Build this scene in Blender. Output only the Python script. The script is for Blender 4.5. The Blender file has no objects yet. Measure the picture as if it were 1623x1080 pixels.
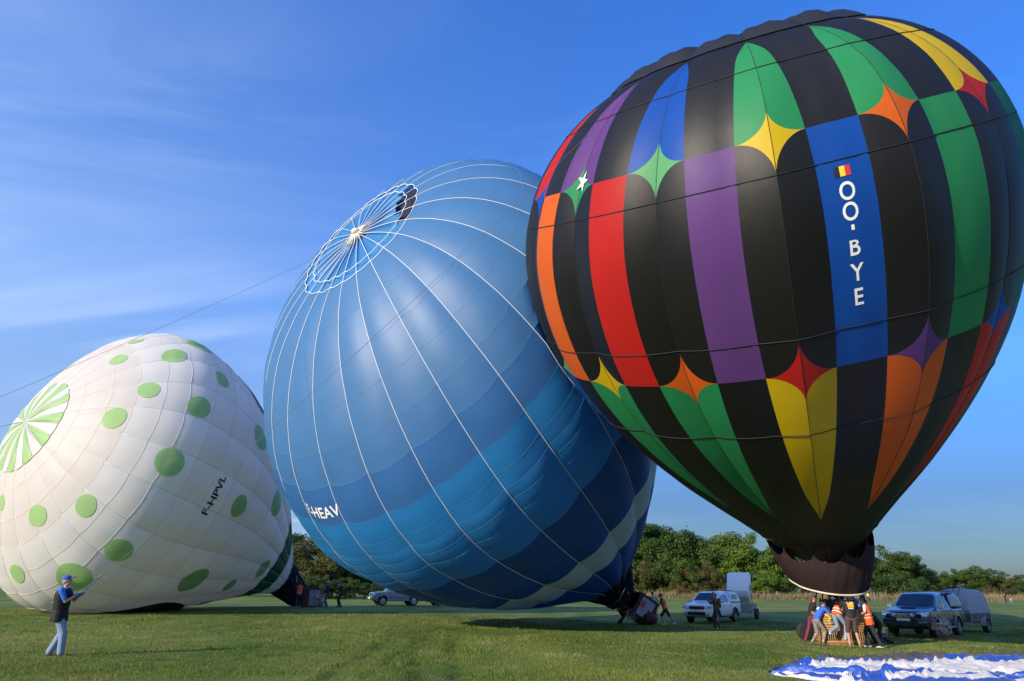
import bpy, bmesh, math, random
import numpy as np
from mathutils import Vector, Matrix, noise as mnoise
random.seed(7); RNG = np.random.default_rng(11)
SC = bpy.context.scene; COL = SC.collection
PI = math.pi; rad = math.radians
# ------------------------------------------------------------------ camera
FPX = 1082.0; PITCH = math.atan(392/FPX); ROLL = rad(0.75); CAMH = 1.7
Fv = np.array([0, math.cos(PITCH), math.sin(PITCH)]); R0 = np.array([1., 0, 0]); U0 = np.array([0, -math.sin(PITCH), math.cos(PITCH)])
Rv = R0*math.cos(ROLL)+U0*math.sin(ROLL); Uv = U0*math.cos(ROLL)-R0*math.sin(ROLL)
cam_data = bpy.data.cameras.new('camera'); cam = bpy.data.objects.new('camera', cam_data); COL.objects.link(cam)
cam_data.sensor_width = 36; cam_data.lens = 36*FPX/1623; cam_data.clip_end = 9000; cam_data.clip_start = .1
cam.matrix_world = Matrix(((Rv[0], Uv[0], -Fv[0], 0), (Rv[1], Uv[1], -Fv[1], 0), (Rv[2], Uv[2], -Fv[2], CAMH), (0, 0, 0, 1)))
SC.camera = cam
# ------------------------------------------------------------------ sun and sky
SUN_AZ, SUN_EL = rad(50), rad(20)          # azimuth from straight behind the camera towards the left
to_sun = Vector((-math.sin(SUN_AZ)*math.cos(SUN_EL), -math.cos(SUN_AZ)*math.cos(SUN_EL), math.sin(SUN_EL)))
sd = bpy.data.lights.new('sun', 'SUN'); sd.energy = 4.6; sd.angle = rad(.53); sd.color = (1.0, .87, .70)
so = bpy.data.objects.new('sun', sd); COL.objects.link(so); so.rotation_euler = (-to_sun).to_track_quat('-Z', 'Y').to_euler(); so.location = (-30, -30, 40)
W = bpy.data.worlds.new('World'); SC.world = W; W.use_nodes = True
nt = W.node_tree; nt.nodes.clear(); N = nt.nodes.new; Lk = nt.links.new
sky = N('ShaderNodeTexSky'); sky.sky_type = 'NISHITA'; sky.sun_disc = False
sky.sun_elevation = SUN_EL; sky.sun_rotation = math.atan2(to_sun.x, to_sun.y)
sky.air_density = 1.0; sky.dust_density = .3; sky.ozone_density = 3.0
SKY_STRENGTH = .15
hs = N('ShaderNodeHueSaturation'); hs.inputs['Saturation'].default_value = 1.22; hs.inputs['Value'].default_value = 1.0; hs.inputs['Hue'].default_value = .512
Lk(sky.outputs[0], hs.inputs['Color'])
tc = N('ShaderNodeTexCoord')
sep = N('ShaderNodeSeparateXYZ'); Lk(tc.outputs['Generated'], sep.inputs[0])
# thin cirrus: project the direction on a high plane, stretch, fractal noise
def M_(op, a, b=None, c=None, clamp=False, tree=None):
    t = tree or nt; n = t.nodes.new('ShaderNodeMath'); n.operation = op; n.use_clamp = clamp
    for i, v in enumerate((a, b, c)):
        if v is None: continue
        if isinstance(v, (int, float)): n.inputs[i].default_value = v
        else: t.links.new(v, n.inputs[i])
    return n.outputs[0]
zz = M_('ADD', M_('MAXIMUM', sep.outputs[2], 0.0), .12)
cxy = N('ShaderNodeCombineXYZ'); Lk(M_('DIVIDE', sep.outputs[0], zz), cxy.inputs[0]); Lk(M_('DIVIDE', sep.outputs[1], zz), cxy.inputs[1])
mp = N('ShaderNodeMapping'); mp.inputs['Rotation'].default_value = (0, 0, rad(24)); mp.inputs['Scale'].default_value = (.42, 1.15, 1); mp.inputs['Location'].default_value = (1.3, .35, 0)
Lk(cxy.outputs[0], mp.inputs[0])
n1 = N('ShaderNodeTexNoise'); n1.inputs['Scale'].default_value = 1.15; n1.inputs['Detail'].default_value = 9; n1.inputs['Roughness'].default_value = .56; n1.inputs['Distortion'].default_value = 1.1
Lk(mp.outputs[0], n1.inputs['Vector'])
n2 = N('ShaderNodeTexNoise'); n2.inputs['Scale'].default_value = .55; n2.inputs['Detail'].default_value = 3; Lk(cxy.outputs[0], n2.inputs['Vector'])
cr = N('ShaderNodeValToRGB'); cr.color_ramp.elements[0].position = .42; cr.color_ramp.elements[1].position = .74; Lk(n1.outputs[0], cr.inputs[0])
cr2 = N('ShaderNodeValToRGB'); cr2.color_ramp.elements[0].position = .36; cr2.color_ramp.elements[1].position = .66; Lk(n2.outputs[0], cr2.inputs[0])
cm0 = M_('MULTIPLY', M_('MULTIPLY', cr.outputs[0], cr2.outputs[0]), 1.0)
mx = N('ShaderNodeMix'); mx.data_type = 'RGBA'; 
gr = N('ShaderNodeValToRGB'); ge = gr.color_ramp.elements; ge[0].position = 0; ge[0].color = (.125, .15, .225, 1); ge[1].position = .75; ge[1].color = (.60, 1.18, 1.62, 1); k_ = ge.new(.12); k_.color = (.25, .32, .45, 1); k_ = ge.new(.35); k_.color = (.73, 1.05, 1.36, 1)
Lk(M_('MAXIMUM', sep.outputs[2], 0.0), gr.inputs[0])
mg_ = N('ShaderNodeMix'); mg_.data_type = 'RGBA'; mg_.blend_type = 'MULTIPLY'; mg_.inputs[0].default_value = 1; Lk(hs.outputs[0], mg_.inputs[6]); Lk(gr.outputs[0], mg_.inputs[7])
dt_ = M_('ADD', M_('MULTIPLY', sep.outputs[0], -math.sin(SUN_AZ)), M_('MULTIPLY', sep.outputs[1], -math.cos(SUN_AZ)))
hz_ = N('ShaderNodeMapRange'); hz_.interpolation_type = 'SMOOTHSTEP'; hz_.inputs[1].default_value = -.95; hz_.inputs[2].default_value = .05; Lk(dt_, hz_.inputs[0])
hq_ = M_('MULTIPLY', M_('MULTIPLY', hz_.outputs[0], M_('POWER', M_('SUBTRACT', 1.0, M_('MAXIMUM', sep.outputs[2], 0.0), clamp=True), 1.6)), .95, clamp=True)
mh_ = N('ShaderNodeMix'); mh_.data_type = 'RGBA'; Lk(hq_, mh_.inputs[0]); Lk(mg_.outputs[2], mh_.inputs[6]); mh_.inputs[7].default_value = (2.05, 3.1, 5.0, 1)
cm = M_('MULTIPLY', cm0, M_('ADD', M_('MULTIPLY', hz_.outputs[0], 1.1), .12), clamp=True); Lk(cm, mx.inputs[0]); Lk(mh_.outputs[2], mx.inputs[6]); mx.inputs[7].default_value = (3.6, 4.4, 5.8, 1)
bg = N('ShaderNodeBackground'); bg.inputs[1].default_value = SKY_STRENGTH; Lk(mx.outputs[2], bg.inputs[0])
wo = N('ShaderNodeOutputWorld'); Lk(bg.outputs[0], wo.inputs[0])
SC.view_settings.view_transform = 'Standard'; SC.view_settings.look = 'None'; SC.view_settings.exposure = .45; SC.view_settings.gamma = 1
SC.view_settings.use_curve_mapping = False
SC.cycles.max_bounces = 8; SC.cycles.transparent_max_bounces = 12; SC.cycles.transmission_bounces = 6; SC.cycles.use_denoising = True

# ------------------------------------------------------------------ helpers
def link(o, parent=None):
    COL.objects.link(o)
    if parent is not None: o.parent = parent
    return o
def tag(o, label=None, cat=None, group=None, kind=None):
    if label: o['label'] = label
    if cat: o['category'] = cat
    if group: o['group'] = group
    if kind: o['kind'] = kind
    return o
def thing(name, label, cat, loc=(0, 0, 0), rz=0, group=None):
    o = bpy.data.objects.new(name, None); COL.objects.link(o); o.location = loc; o.rotation_euler = (0, 0, rz); o.empty_display_size = .3
    return tag(o, label, cat, group)
def mk_mesh(name, V, Fc, smooth=True, uv=None):
    me = bpy.data.meshes.new(name); V = np.asarray(V, dtype=np.float32).reshape(-1, 3)
    if isinstance(Fc, np.ndarray):
        k = Fc.shape[1]; n = len(Fc)
        me.vertices.add(len(V)); me.vertices.foreach_set('co', V.ravel())
        me.loops.add(n*k); me.loops.foreach_set('vertex_index', Fc.astype(np.int32).ravel())
        me.polygons.add(n); me.polygons.foreach_set('loop_start', np.arange(0, n*k, k, dtype=np.int32)); me.polygons.foreach_set('loop_total', np.full(n, k, dtype=np.int32))
        me.update(calc_edges=True)
    else:
        me.from_pydata([tuple(map(float, v)) for v in V], [], [tuple(int(i) for i in f) for f in Fc]); me.update()
    if smooth and len(me.polygons): me.polygons.foreach_set('use_smooth', [True]*len(me.polygons))
    return me
def mobj(name, V, Fc, mat, parent=None, smooth=True):
    me = mk_mesh(name, V, Fc, smooth); me.materials.append(mat)
    return link(bpy.data.objects.new(name, me), parent)
class B:
    """collects shapes for one mesh"""
    def __init__(s): s.V = []; s.F = []; s.n = 0
    def add(s, V, F):
        V = [tuple(v) for v in V]; s.V += V; s.F += [tuple(i+s.n for i in f) for f in F]; s.n += len(V); return s
    def box(s, c, size, rot=None, taper=1.0):
        hx, hy, hz = (a/2 for a in size); P = []
        for z in (-1, 1):
            k = taper if z > 0 else 1
            for x, y in ((-1, -1), (1, -1), (1, 1), (-1, 1)): P.append(Vector((x*hx*k, y*hy*k, z*hz)))
        if rot is not None: P = [rot @ p for p in P]
        P = [p+Vector(c) for p in P]
        return s.add(P, [(3, 2, 1, 0), (4, 5, 6, 7), (0, 1, 5, 4), (1, 2, 6, 5), (2, 3, 7, 6), (3, 0, 4, 7)])
    def tube(s, pts, r, seg=8, cap=True, flat=1.0):
        pts = [Vector(p) for p in pts]; n = len(pts); rr = r if hasattr(r, '__len__') else [r]*n
        V = []; prev = None
        for i, p in enumerate(pts):
            d = (pts[min(i+1, n-1)]-pts[max(i-1, 0)])
            d = d.normalized() if d.length > 1e-9 else Vector((0, 0, 1))
            if prev is None: a = d.orthogonal().normalized()
            else: a = (prev-d*prev.dot(d)); a = a.normalized() if a.length > 1e-6 else d.orthogonal().normalized()
            prev = a; b = d.cross(a)
            for k in range(seg):
                t = 2*PI*k/seg; V.append(p+(a*math.cos(t)+b*math.sin(t)*flat)*rr[i])
        F = [(i*seg+k, i*seg+(k+1) % seg, (i+1)*seg+(k+1) % seg, (i+1)*seg+k) for i in range(n-1) for k in range(seg)]
        if cap: F += [tuple(range(seg))[::-1], tuple((n-1)*seg+k for k in range(seg))]
        return s.add(V, F)
    def loft(s, rings, cap=True):
        m = len(rings[0]); V = [v for r in rings for v in r]
        F = [(i*m+k, i*m+(k+1) % m, (i+1)*m+(k+1) % m, (i+1)*m+k) for i in range(len(rings)-1) for k in range(m)]
        if cap: F += [tuple(range(m))[::-1], tuple((len(rings)-1)*m+k for k in range(m))]
        return s.add(V, F)
    def ball(s, c, r, seg=12, rings=8, rot=None):
        rx, ry, rz = r if hasattr(r, '__len__') else (r, r, r)
        R = []
        for i in range(rings+1):
            a = PI*(i+.0001)/(rings+.0002); q = []
            for k in range(seg):
                t = 2*PI*k/seg; p = Vector((rx*math.sin(a)*math.cos(t), ry*math.sin(a)*math.sin(t), -rz*math.cos(a)))
                if rot is not None: p = rot @ p
                q.append(p+Vector(c))
            R.append(q)
        return s.loft(R)
    def lathe(s, prof, c=(0, 0, 0), axis='z', seg=24, cap=False):
        R = []
        for r, h in prof:
            q = []
            for k in range(seg):
                t = 2*PI*k/seg; x, y = r*math.cos(t), r*math.sin(t)
                p = {'z': (x, y, h), 'y': (x, h, y), 'x': (h, x, y)}[axis]; q.append((p[0]+c[0], p[1]+c[1], p[2]+c[2]))
            R.append(q)
        return s.loft(R, cap)
    def prism(s, poly, y0, y1):        # polygon in x,z extruded along y
        n = len(poly); V = [(x, y0, z) for x, z in poly]+[(x, y1, z) for x, z in poly]
        return s.add(V, [tuple(range(n)), tuple(range(2*n-1, n-1, -1))]+[(i, i+n, (i+1) % n+n, (i+1) % n) for i in range(n)])
    def build(s, name, mat, parent=None, smooth=False, bevel=0):
        me = mk_mesh(name, s.V, s.F, smooth); me.materials.append(mat)
        bm = bmesh.new(); bm.from_mesh(me); bmesh.ops.recalc_face_normals(bm, faces=bm.faces)
        if bevel: bmesh.ops.bevel(bm, geom=list(bm.edges), offset=bevel, segments=1, affect='EDGES', clamp_overlap=True)
        bm.to_mesh(me); bm.free()
        if smooth == 'auto':
            me.polygons.foreach_set('use_smooth', [True]*len(me.polygons)); me.set_sharp_from_angle(angle=rad(35))
        return link(bpy.data.objects.new(name, me), parent)
def mat(name, color, rough=.6, metal=0, spec=.5, trans=0, sheen=0, bump=None, var=None, coat=0, backdark=False):
    m = bpy.data.materials.new(name); m.use_nodes = True; t = m.node_tree; b = t.nodes['Principled BSDF']
    b.inputs['Base Color'].default_value = (*color, 1); b.inputs['Roughness'].default_value = rough; b.inputs['Metallic'].default_value = metal
    b.inputs['Specular IOR Level'].default_value = spec; b.inputs['Sheen Weight'].default_value = sheen; b.inputs['Coat Weight'].default_value = coat; b.inputs['Coat Roughness'].default_value = .08
    colsock = None
    if var:                       # (scale, amount)
        tcn = t.nodes.new('ShaderNodeTexCoord'); nn = t.nodes.new('ShaderNodeTexNoise'); nn.inputs['Scale'].default_value = var[0]; nn.inputs['Detail'].default_value = 5
        t.links.new(tcn.outputs['Object'], nn.inputs['Vector'])
        mxn = t.nodes.new('ShaderNodeMix'); mxn.data_type = 'RGBA'; mxn.inputs[6].default_value = (*[c*(1-var[1]) for c in color], 1); mxn.inputs[7].default_value = (*[min(1, c*(1+var[1])) for c in color], 1)
        t.links.new(nn.outputs[0], mxn.inputs[0]); t.links.new(mxn.outputs[2], b.inputs['Base Color']); colsock = mxn.outputs[2]
    if bump:                      # (scale, strength, distance, stretch)
        tcn = t.nodes.new('ShaderNodeTexCoord'); mpn = t.nodes.new('ShaderNodeMapping'); mpn.inputs['Scale'].default_value = bump[3] if len(bump) > 3 else (1, 1, 1)
        nn = t.nodes.new('ShaderNodeTexNoise'); nn.inputs['Scale'].default_value = bump[0]; nn.inputs['Detail'].default_value = 4
        t.links.new(tcn.outputs['Object'], mpn.inputs[0]); t.links.new(mpn.outputs[0], nn.inputs['Vector'])
        bn = t.nodes.new('ShaderNodeBump'); bn.inputs['Strength'].default_value = bump[1]; bn.inputs['Distance'].default_value = bump[2]
        t.links.new(nn.outputs[0], bn.inputs['Height']); t.links.new(bn.outputs[0], b.inputs['Normal'])
    if trans:
        tr = t.nodes.new('ShaderNodeBsdfTranslucent'); tr.inputs[0].default_value = (*color, 1)
        if colsock: t.links.new(colsock, tr.inputs[0])
        ms = t.nodes.new('ShaderNodeMixShader'); ms.inputs[0].default_value = trans
        out = [n for n in t.nodes if n.type == 'OUTPUT_MATERIAL'][0]
        t.links.new(b.outputs[0], ms.inputs[1]); t.links.new(tr.outputs[0], ms.inputs[2]); t.links.new(ms.outputs[0], out.inputs[0])
    return m
GA = [(-10.5, 17.5, .05, 7), (-17, 55, .24, 16), (12, 28, -.13, 9), (10, 37, -.12, 6), (20, 34, -.05, 6), (-10, 72, .1, 12), (9, 43, -.26, 7)]
def gz(x, y):
    w = [np.exp(-((x-a)**2+(y-b)**2)/r**2) for a, b, v, r in GA]
    return sum(wi*q[2] for wi, q in zip(w, GA))/(sum(w)+.3)
def G(x, y): return (x, y, float(gz(x, y)))
def GXP(px, Y):
    lo, hi = -Y*1.2, Y*1.2
    for _ in range(40):
        m = (lo+hi)/2
        if proj((m, Y, float(gz(m, Y))))[0] < px: lo = m
        else: hi = m
    return (m, Y, float(gz(m, Y)))
def proj(P):
    d = np.asarray(P, float)-np.array([0, 0, CAMH]); z = d@Fv
    return 811.5+FPX*(d@Rv)/z, 540-FPX*(d@Uv)/z
# smooth value noise for numpy
def vnoise(x, y, seed=0):
    xi = np.floor(x).astype(int); yi = np.floor(y).astype(int); xf = x-xi; yf = y-yi; u = xf*xf*(3-2*xf); v = yf*yf*(3-2*yf)
    def h(a, b):
        n = (a*374761393+b*668265263+seed*69069) & 0xffffffff; n = ((n ^ (n >> 13))*1274126177) & 0xffffffff; return ((n ^ (n >> 16)) & 0xffff)/65535.
    return (h(xi, yi)*(1-u)+h(xi+1, yi)*u)*(1-v)+(h(xi, yi+1)*(1-u)+h(xi+1, yi+1)*u)*v
def fbm(x, y, o=4, seed=0): return sum(vnoise(x*2**i, y*2**i, seed+i)/2**i for i in range(o))/sum(.5**i for i in range(o))

# ------------------------------------------------------------------ ground
def grass_mat(name, blades=False):
    m = bpy.data.materials.new(name); m.use_nodes = True; t = m.node_tree; b = t.nodes['Principled BSDF']; n = t.nodes.new; l = t.links.new
    g = n('ShaderNodeNewGeometry')
    def noise(scale, det=4, rough=.5, st=(1, 1, 1)):
        mp_ = n('ShaderNodeMapping'); mp_.inputs['Scale'].default_value = st; l(g.outputs['Position'], mp_.inputs[0])
        k = n('ShaderNodeTexNoise'); k.inputs['Scale'].default_value = scale; k.inputs['Detail'].default_value = det; k.inputs['Roughness'].default_value = rough; l(mp_.outputs[0], k.inputs['Vector']); return k.outputs[0]
    def ramp(v, a, b_):
        r = n('ShaderNodeMapRange'); r.inputs[1].default_value = a; r.inputs[2].default_value = b_; l(v, r.inputs[0]); return r.outputs[0]
    def mix(f, a, b_):
        k = n('ShaderNodeMix'); k.data_type = 'RGBA'; l(f, k.inputs[0])
        for i, v in ((6, a), (7, b_)):
            if isinstance(v, tuple): k.inputs[i].default_value = (*v, 1)
            else: l(v, k.inputs[i])
        return k.outputs[2]
    c = mix(ramp(noise(.16, 5, .6, (1, .45, 1)), .36, .64), (.066, .118, .018), (.175, .205, .046))
    c = mix(M_('MULTIPLY', ramp(noise(.55, 5, .65, (1, .5, 1)), .52, .74), .55, tree=t), c, (.31, .28, .12))      # dry straw patches
    c = mix(M_('MULTIPLY', ramp(noise(1.3, 4, .6), .56, .70), .6, tree=t), c, (.060, .130, .020))                 # clover
    c = mix(M_('MULTIPLY', ramp(noise(9, 3, .6), .55, .75), .35, tree=t), c, (.14, .15, .05))
    # old wheel tracks across the near field
    sx = n('ShaderNodeSeparateXYZ'); l(g.outputs['Position'], sx.inputs[0])
    X, Y = sx.outputs[0], sx.outputs[1]
    wob = M_('MULTIPLY', M_('SUBTRACT', noise(.35, 2), .5, tree=t), .5, tree=t)
    tot = None
    for (kx, ky, c0, wd) in ((1, .05, 2.8, .19), (1, .014, 2.58, .17), (1, .13, -.04, .19), (1, .085, -.13, .17)):
        d = M_('ABSOLUTE', M_('ADD', M_('ADD', M_('ADD', M_('MULTIPLY', X, kx, tree=t), M_('MULTIPLY', Y, ky, tree=t), tree=t), c0, tree=t), wob, tree=t), tree=t)
        s_ = M_('SUBTRACT', 1.0, M_('DIVIDE', d, wd*1.6, tree=t), clamp=True, tree=t)
        tot = s_ if tot is None else M_('MAXIMUM', tot, s_, tree=t)
    tot = M_('MULTIPLY', tot, ramp(noise(.9, 3), .35, .6), tree=t)
    near = n('ShaderNodeMapRange'); near.inputs[1].default_value = 34; near.inputs[2].default_value = 24; l(Y, near.inputs[0]); tot = M_('MULTIPLY', tot, near.outputs[0], tree=t)
    c = mix(M_('MULTIPLY', tot, .85, tree=t), c, (.022, .060, .012))
    if blades:
        c = mix(ramp(g.outputs['Random Per Island'], .90, 1.0), c, (.26, .23, .09))
        k = n('ShaderNodeHueSaturation'); l(c, k.inputs['Color']); vv = n('ShaderNodeMapRange'); vv.inputs[3].default_value = .85; vv.inputs[4].default_value = 1.5; l(g.outputs['Random Per Island'], vv.inputs[0]); l(vv.outputs[0], k.inputs['Value']); c = k.outputs[0]
        tr = n('ShaderNodeBsdfTranslucent'); l(c, tr.inputs[0]); ms = n('ShaderNodeMixShader'); ms.inputs[0].default_value = .3
        l(b.outputs[0], ms.inputs[1]); l(tr.outputs[0], ms.inputs[2]); l(ms.outputs[0], t.nodes['Material Output'].inputs[0])
    else:
        bn = n('ShaderNodeBump'); bn.inputs['Strength'].default_value = .9; bn.inputs['Distance'].default_value = .06
        l(M_('ADD', noise(14, 6, .7), M_('MULTIPLY', noise(2.2, 4), 1.2, tree=t), tree=t), bn.inputs['Height']); l(bn.outputs[0], b.inputs['Normal'])
    l(c, b.inputs['Base Color']); b.inputs['Roughness'].default_value = .85; b.inputs['Specular IOR Level'].default_value = .15
    return m
M_GROUND = grass_mat('field_turf'); M_BLADE = grass_mat('grass_blades', True)
def axis_pts(lo, hi, near, step, grow):
    a = [0.]; s = step
    while a[-1] < hi:
        if a[-1] > near: s *= grow
        a.append(a[-1]+s)
    b = [0.]; s = step
    while b[-1] > lo:
        if b[-1] < -near: s *= grow
        b.append(b[-1]-s)
    return np.array(sorted(set(a+b)))
def ground_relief(x, y): 
    f = np.clip(1-np.hypot(x, y-20)/70, 0, 1)
    return (fbm(x*.45+100, y*.45+100, 3, 5)-.5)*.10*f
gxs = axis_pts(-4500, 4500, 40, .7, 1.12); gys = axis_pts(-400, 6000, 60, .7, 1.12)
GX, GY = np.meshgrid(gxs, gys); GZ = gz(GX, GY)+ground_relief(GX, GY)
nx, ny = len(gxs), len(gys); idx = np.arange(nx*ny).reshape(ny, nx)
gf = np.stack([idx[:-1, :-1], idx[:-1, 1:], idx[1:, 1:], idx[1:, :-1]], -1).reshape(-1, 4)
field = mobj('grass_field', np.stack([GX, GY, GZ], -1).reshape(-1, 3), gf, M_GROUND); tag(field, 'flat mown grass field with worn tracks and dry patches', None, None, 'structure')
# short blades of grass, denser near the camera
def blades(n, y0, y1, h0, h1, w, name, label, xr=None, mt=None, dens=2):
    u = RNG.random(n)
    y = (y0*(y1/y0)**u) if xr is None else y0+(y1-y0)*u
    x = (RNG.random(n)*2-1)*y*.86 if xr is None else xr[0]+(xr[1]-xr[0])*RNG.random(n)
    keep = vnoise(x*1.7+50, y*1.7+50, 3)+RNG.random(n)*.9 > .55 if xr is None else np.ones(n, bool)
    x, y = x[keep], y[keep]; n = len(x)
    z = gz(x, y)+ground_relief(x, y)-.005; a = RNG.random(n)*2*PI
    h = (h0+(h1-h0)*RNG.random(n)**1.6)*(.45+1.3*vnoise(x*.8, y*.8, 9)**2+1.1*np.clip(vnoise(x*2.6, y*2.6, 19)-.72, 0, 1)/.28); ww = w*(.6+.8*RNG.random(n))*(np.clip(y/16, 1, 3) if xr is None else 1)
    lx, ly = (RNG.random(n)-.5)*h*1.1, (RNG.random(n)-.5)*h*1.1
    V = np.empty((n, 3, 3), np.float32)
    V[:, 0] = np.stack([x-np.cos(a)*ww, y-np.sin(a)*ww, z], -1); V[:, 1] = np.stack([x+np.cos(a)*ww, y+np.sin(a)*ww, z], -1); V[:, 2] = np.stack([x+lx, y+ly, z+h], -1)
    o = mobj(name, V.reshape(-1, 3), np.arange(n*3).reshape(-1, 3), mt or M_BLADE, None, False); return tag(o, label, None, None, 'stuff')
blades(620000, 11.0, 46, .025, .075, .0060, 'grass', 'short green turf of the field with a few dry stalks')
# small flowers dotted in the turf
fb = B(); 
for _ in range(420):
    y = 12*(30/12)**random.random(); x = (random.random()*2-1)*y*.8; z = float(gz(x, y)+ground_relief(np.array(x), np.array(y)))+.05+random.random()*.03
    fb.add([(x-.012, y, z), (x, y-.012, z+.004), (x+.012, y, z), (x, y+.012, z+.004)], [(0, 1, 2, 3)])
M_FLOWER = mat('small_flower', (.75, .62, .12), .7)
tag(fb.build('wild_flowers', M_FLOWER), 'tiny yellow flowers dotted through the near turf', None, None, 'stuff')

# ------------------------------------------------------------------ trees
def leaf_mat(name, c1, c2, c3):
    m = bpy.data.materials.new(name); m.use_nodes = True; t = m.node_tree; b = t.nodes['Principled BSDF']; n = t.nodes.new; l = t.links.new
    g = n('ShaderNodeNewGeometry'); r = n('ShaderNodeValToRGB'); e = r.color_ramp.elements; e[0].color = (*c1, 1); e[1].color = (*c3, 1); k = e.new(.55); k.color = (*c2, 1)
    ns = n('ShaderNodeTexNoise'); ns.inputs['Scale'].default_value = .45; l(g.outputs['Position'], ns.inputs['Vector'])
    v = M_('ADD', M_('MULTIPLY', g.outputs['Random Per Island'], .55, tree=t), M_('MULTIPLY', M_('SUBTRACT', ns.outputs[0], .3, tree=t), 1.1, tree=t), clamp=True, tree=t)
    l(v, r.inputs[0]); l(r.outputs[0], b.inputs['Base Color']); b.inputs['Roughness'].default_value = .6; b.inputs['Specular IOR Level'].default_value = .25
    tr = n('ShaderNodeBsdfTranslucent'); l(r.outputs[0], tr.inputs[0]); ms = n('ShaderNodeMixShader'); ms.inputs[0].default_value = .25
    l(b.outputs[0], ms.inputs[1]); l(tr.outputs[0], ms.inputs[2]); l(ms.outputs[0], t.nodes['Material Output'].inputs[0]); return m
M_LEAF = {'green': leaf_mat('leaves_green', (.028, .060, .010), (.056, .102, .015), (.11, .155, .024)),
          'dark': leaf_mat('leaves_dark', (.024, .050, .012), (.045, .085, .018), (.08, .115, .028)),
          'bright': leaf_mat('leaves_bright_sunlit', (.050, .100, .010), (.095, .165, .016), (.17, .23, .03)),  # lighter leaf colour, also paints in the sunlight on some trees
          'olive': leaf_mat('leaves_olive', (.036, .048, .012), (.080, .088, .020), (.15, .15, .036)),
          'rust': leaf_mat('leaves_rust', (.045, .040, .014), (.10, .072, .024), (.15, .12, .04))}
M_BARK = mat('bark', (.085, .065, .045), .9, bump=(6, .6, .05, (1, 1, .2)))
def crown_mesh(seed, kind, nleaf):
    rg = np.random.default_rng(seed); cl = []
    ncl = {'broad': 70, 'tall': 60, 'bush': 38, 'slim': 44}[kind]
    for i in range(ncl):
        d = rg.normal(size=3); d /= np.linalg.norm(d); d[2] = d[2] if d[2] > -.8 else -d[2]*.5
        rr = rg.random()**.45
        if kind == 'broad': s = (.52, .52, .47); cz = .50; wob = 1+.25*math.sin(3*math.atan2(d[1], d[0])+seed)
        elif kind == 'tall': s = (.38, .38, .50); cz = .49; wob = 1+.2*math.sin(4*math.atan2(d[1], d[0])+seed)
        elif kind == 'slim': s = (.27, .27, .42); cz = .56; wob = 1+.3*math.sin(5*d[2]*3+seed)
        else: s = (.62, .62, .48); cz = .42; wob = 1+.25*math.sin(2*math.atan2(d[1], d[0])+seed)
        cl.append((d[0]*rr*s[0]*wob, d[1]*rr*s[1]*wob, cz+d[2]*rr*s[2]*(1+.12*math.sin(seed+i)), (.055+.075*rg.random())*(1.3 if kind == 'bush' else 1)))
    cl = np.array(cl); w = cl[:, 3]**2; pick = rg.choice(len(cl), nleaf, p=w/w.sum())
    d = rg.normal(size=(nleaf, 3)); d /= np.linalg.norm(d, axis=1)[:, None]; rr = rg.random(nleaf)**.33*1.05
    P = cl[pick, :3]+d*(cl[pick, 3]*rr)[:, None]*np.array([1.25, 1.25, .8])
    stray = rg.random(nleaf) < .06; P[stray] += rg.normal(size=(stray.sum(), 3))*.035
    P[:, 2] = np.maximum(P[:, 2], .03)
    nn = d+rg.normal(size=(nleaf, 3))*.55+np.array([0, 0, .25]); nn /= np.linalg.norm(nn, axis=1)[:, None]
    a = np.cross(nn, rg.normal(size=(nleaf, 3))); a /= np.linalg.norm(a, axis=1)[:, None]; b = np.cross(nn, a)
    s = (.010+.011*rg.random(nleaf))[:, None]*(1.0 if kind != 'bush' else 1.3)
    V = np.stack([P-a*s, P-b*s*.62, P+a*s, P+b*s*.62], 1).reshape(-1, 3)
    return mk_mesh('crown', V, np.arange(nleaf*4).reshape(-1, 4), False)
def trunk_mesh(seed, kind):
    rg = random.Random(seed); b = B(); H = .62 if kind != 'bush' else .35; lean = (rg.uniform(-.03, .03), rg.uniform(-.03, .03))
    b.tube([(0, 0, -.01), (lean[0]*.4, lean[1]*.4, H*.3), (lean[0], lean[1], H*.65), (lean[0]*1.6, lean[1]*1.3, H*1.15)], [.030, .022, .016, .006], 7)
    for k in range(6):
        a = k*1.05+rg.random(); z0 = H*(.3+.1*k); L = .26*(1-.06*k)*(.8 if kind != 'slim' else .5)
        b.tube([(lean[0]*.6, lean[1]*.6, z0), (math.cos(a)*L*.5, math.sin(a)*L*.5, z0+.09), (math.cos(a)*L, math.sin(a)*L, z0+.2)], [.012, .008, .003], 5)
    me = mk_mesh('trunk', b.V, b.F, True); me.materials.append(M_BARK); return me
CROWNS = {}
for kd, seeds, nl in (('broad', (1, 2, 3), 17000), ('tall', (4, 5), 15000), ('bush', (6, 7), 8000), ('slim', (8,), 5200)):
    for s_ in seeds: CROWNS.setdefault(kd, []).append((crown_mesh(s_, kd, nl), trunk_mesh(s_, kd)))
tree_count = 0
CM_CACHE = {}
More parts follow.
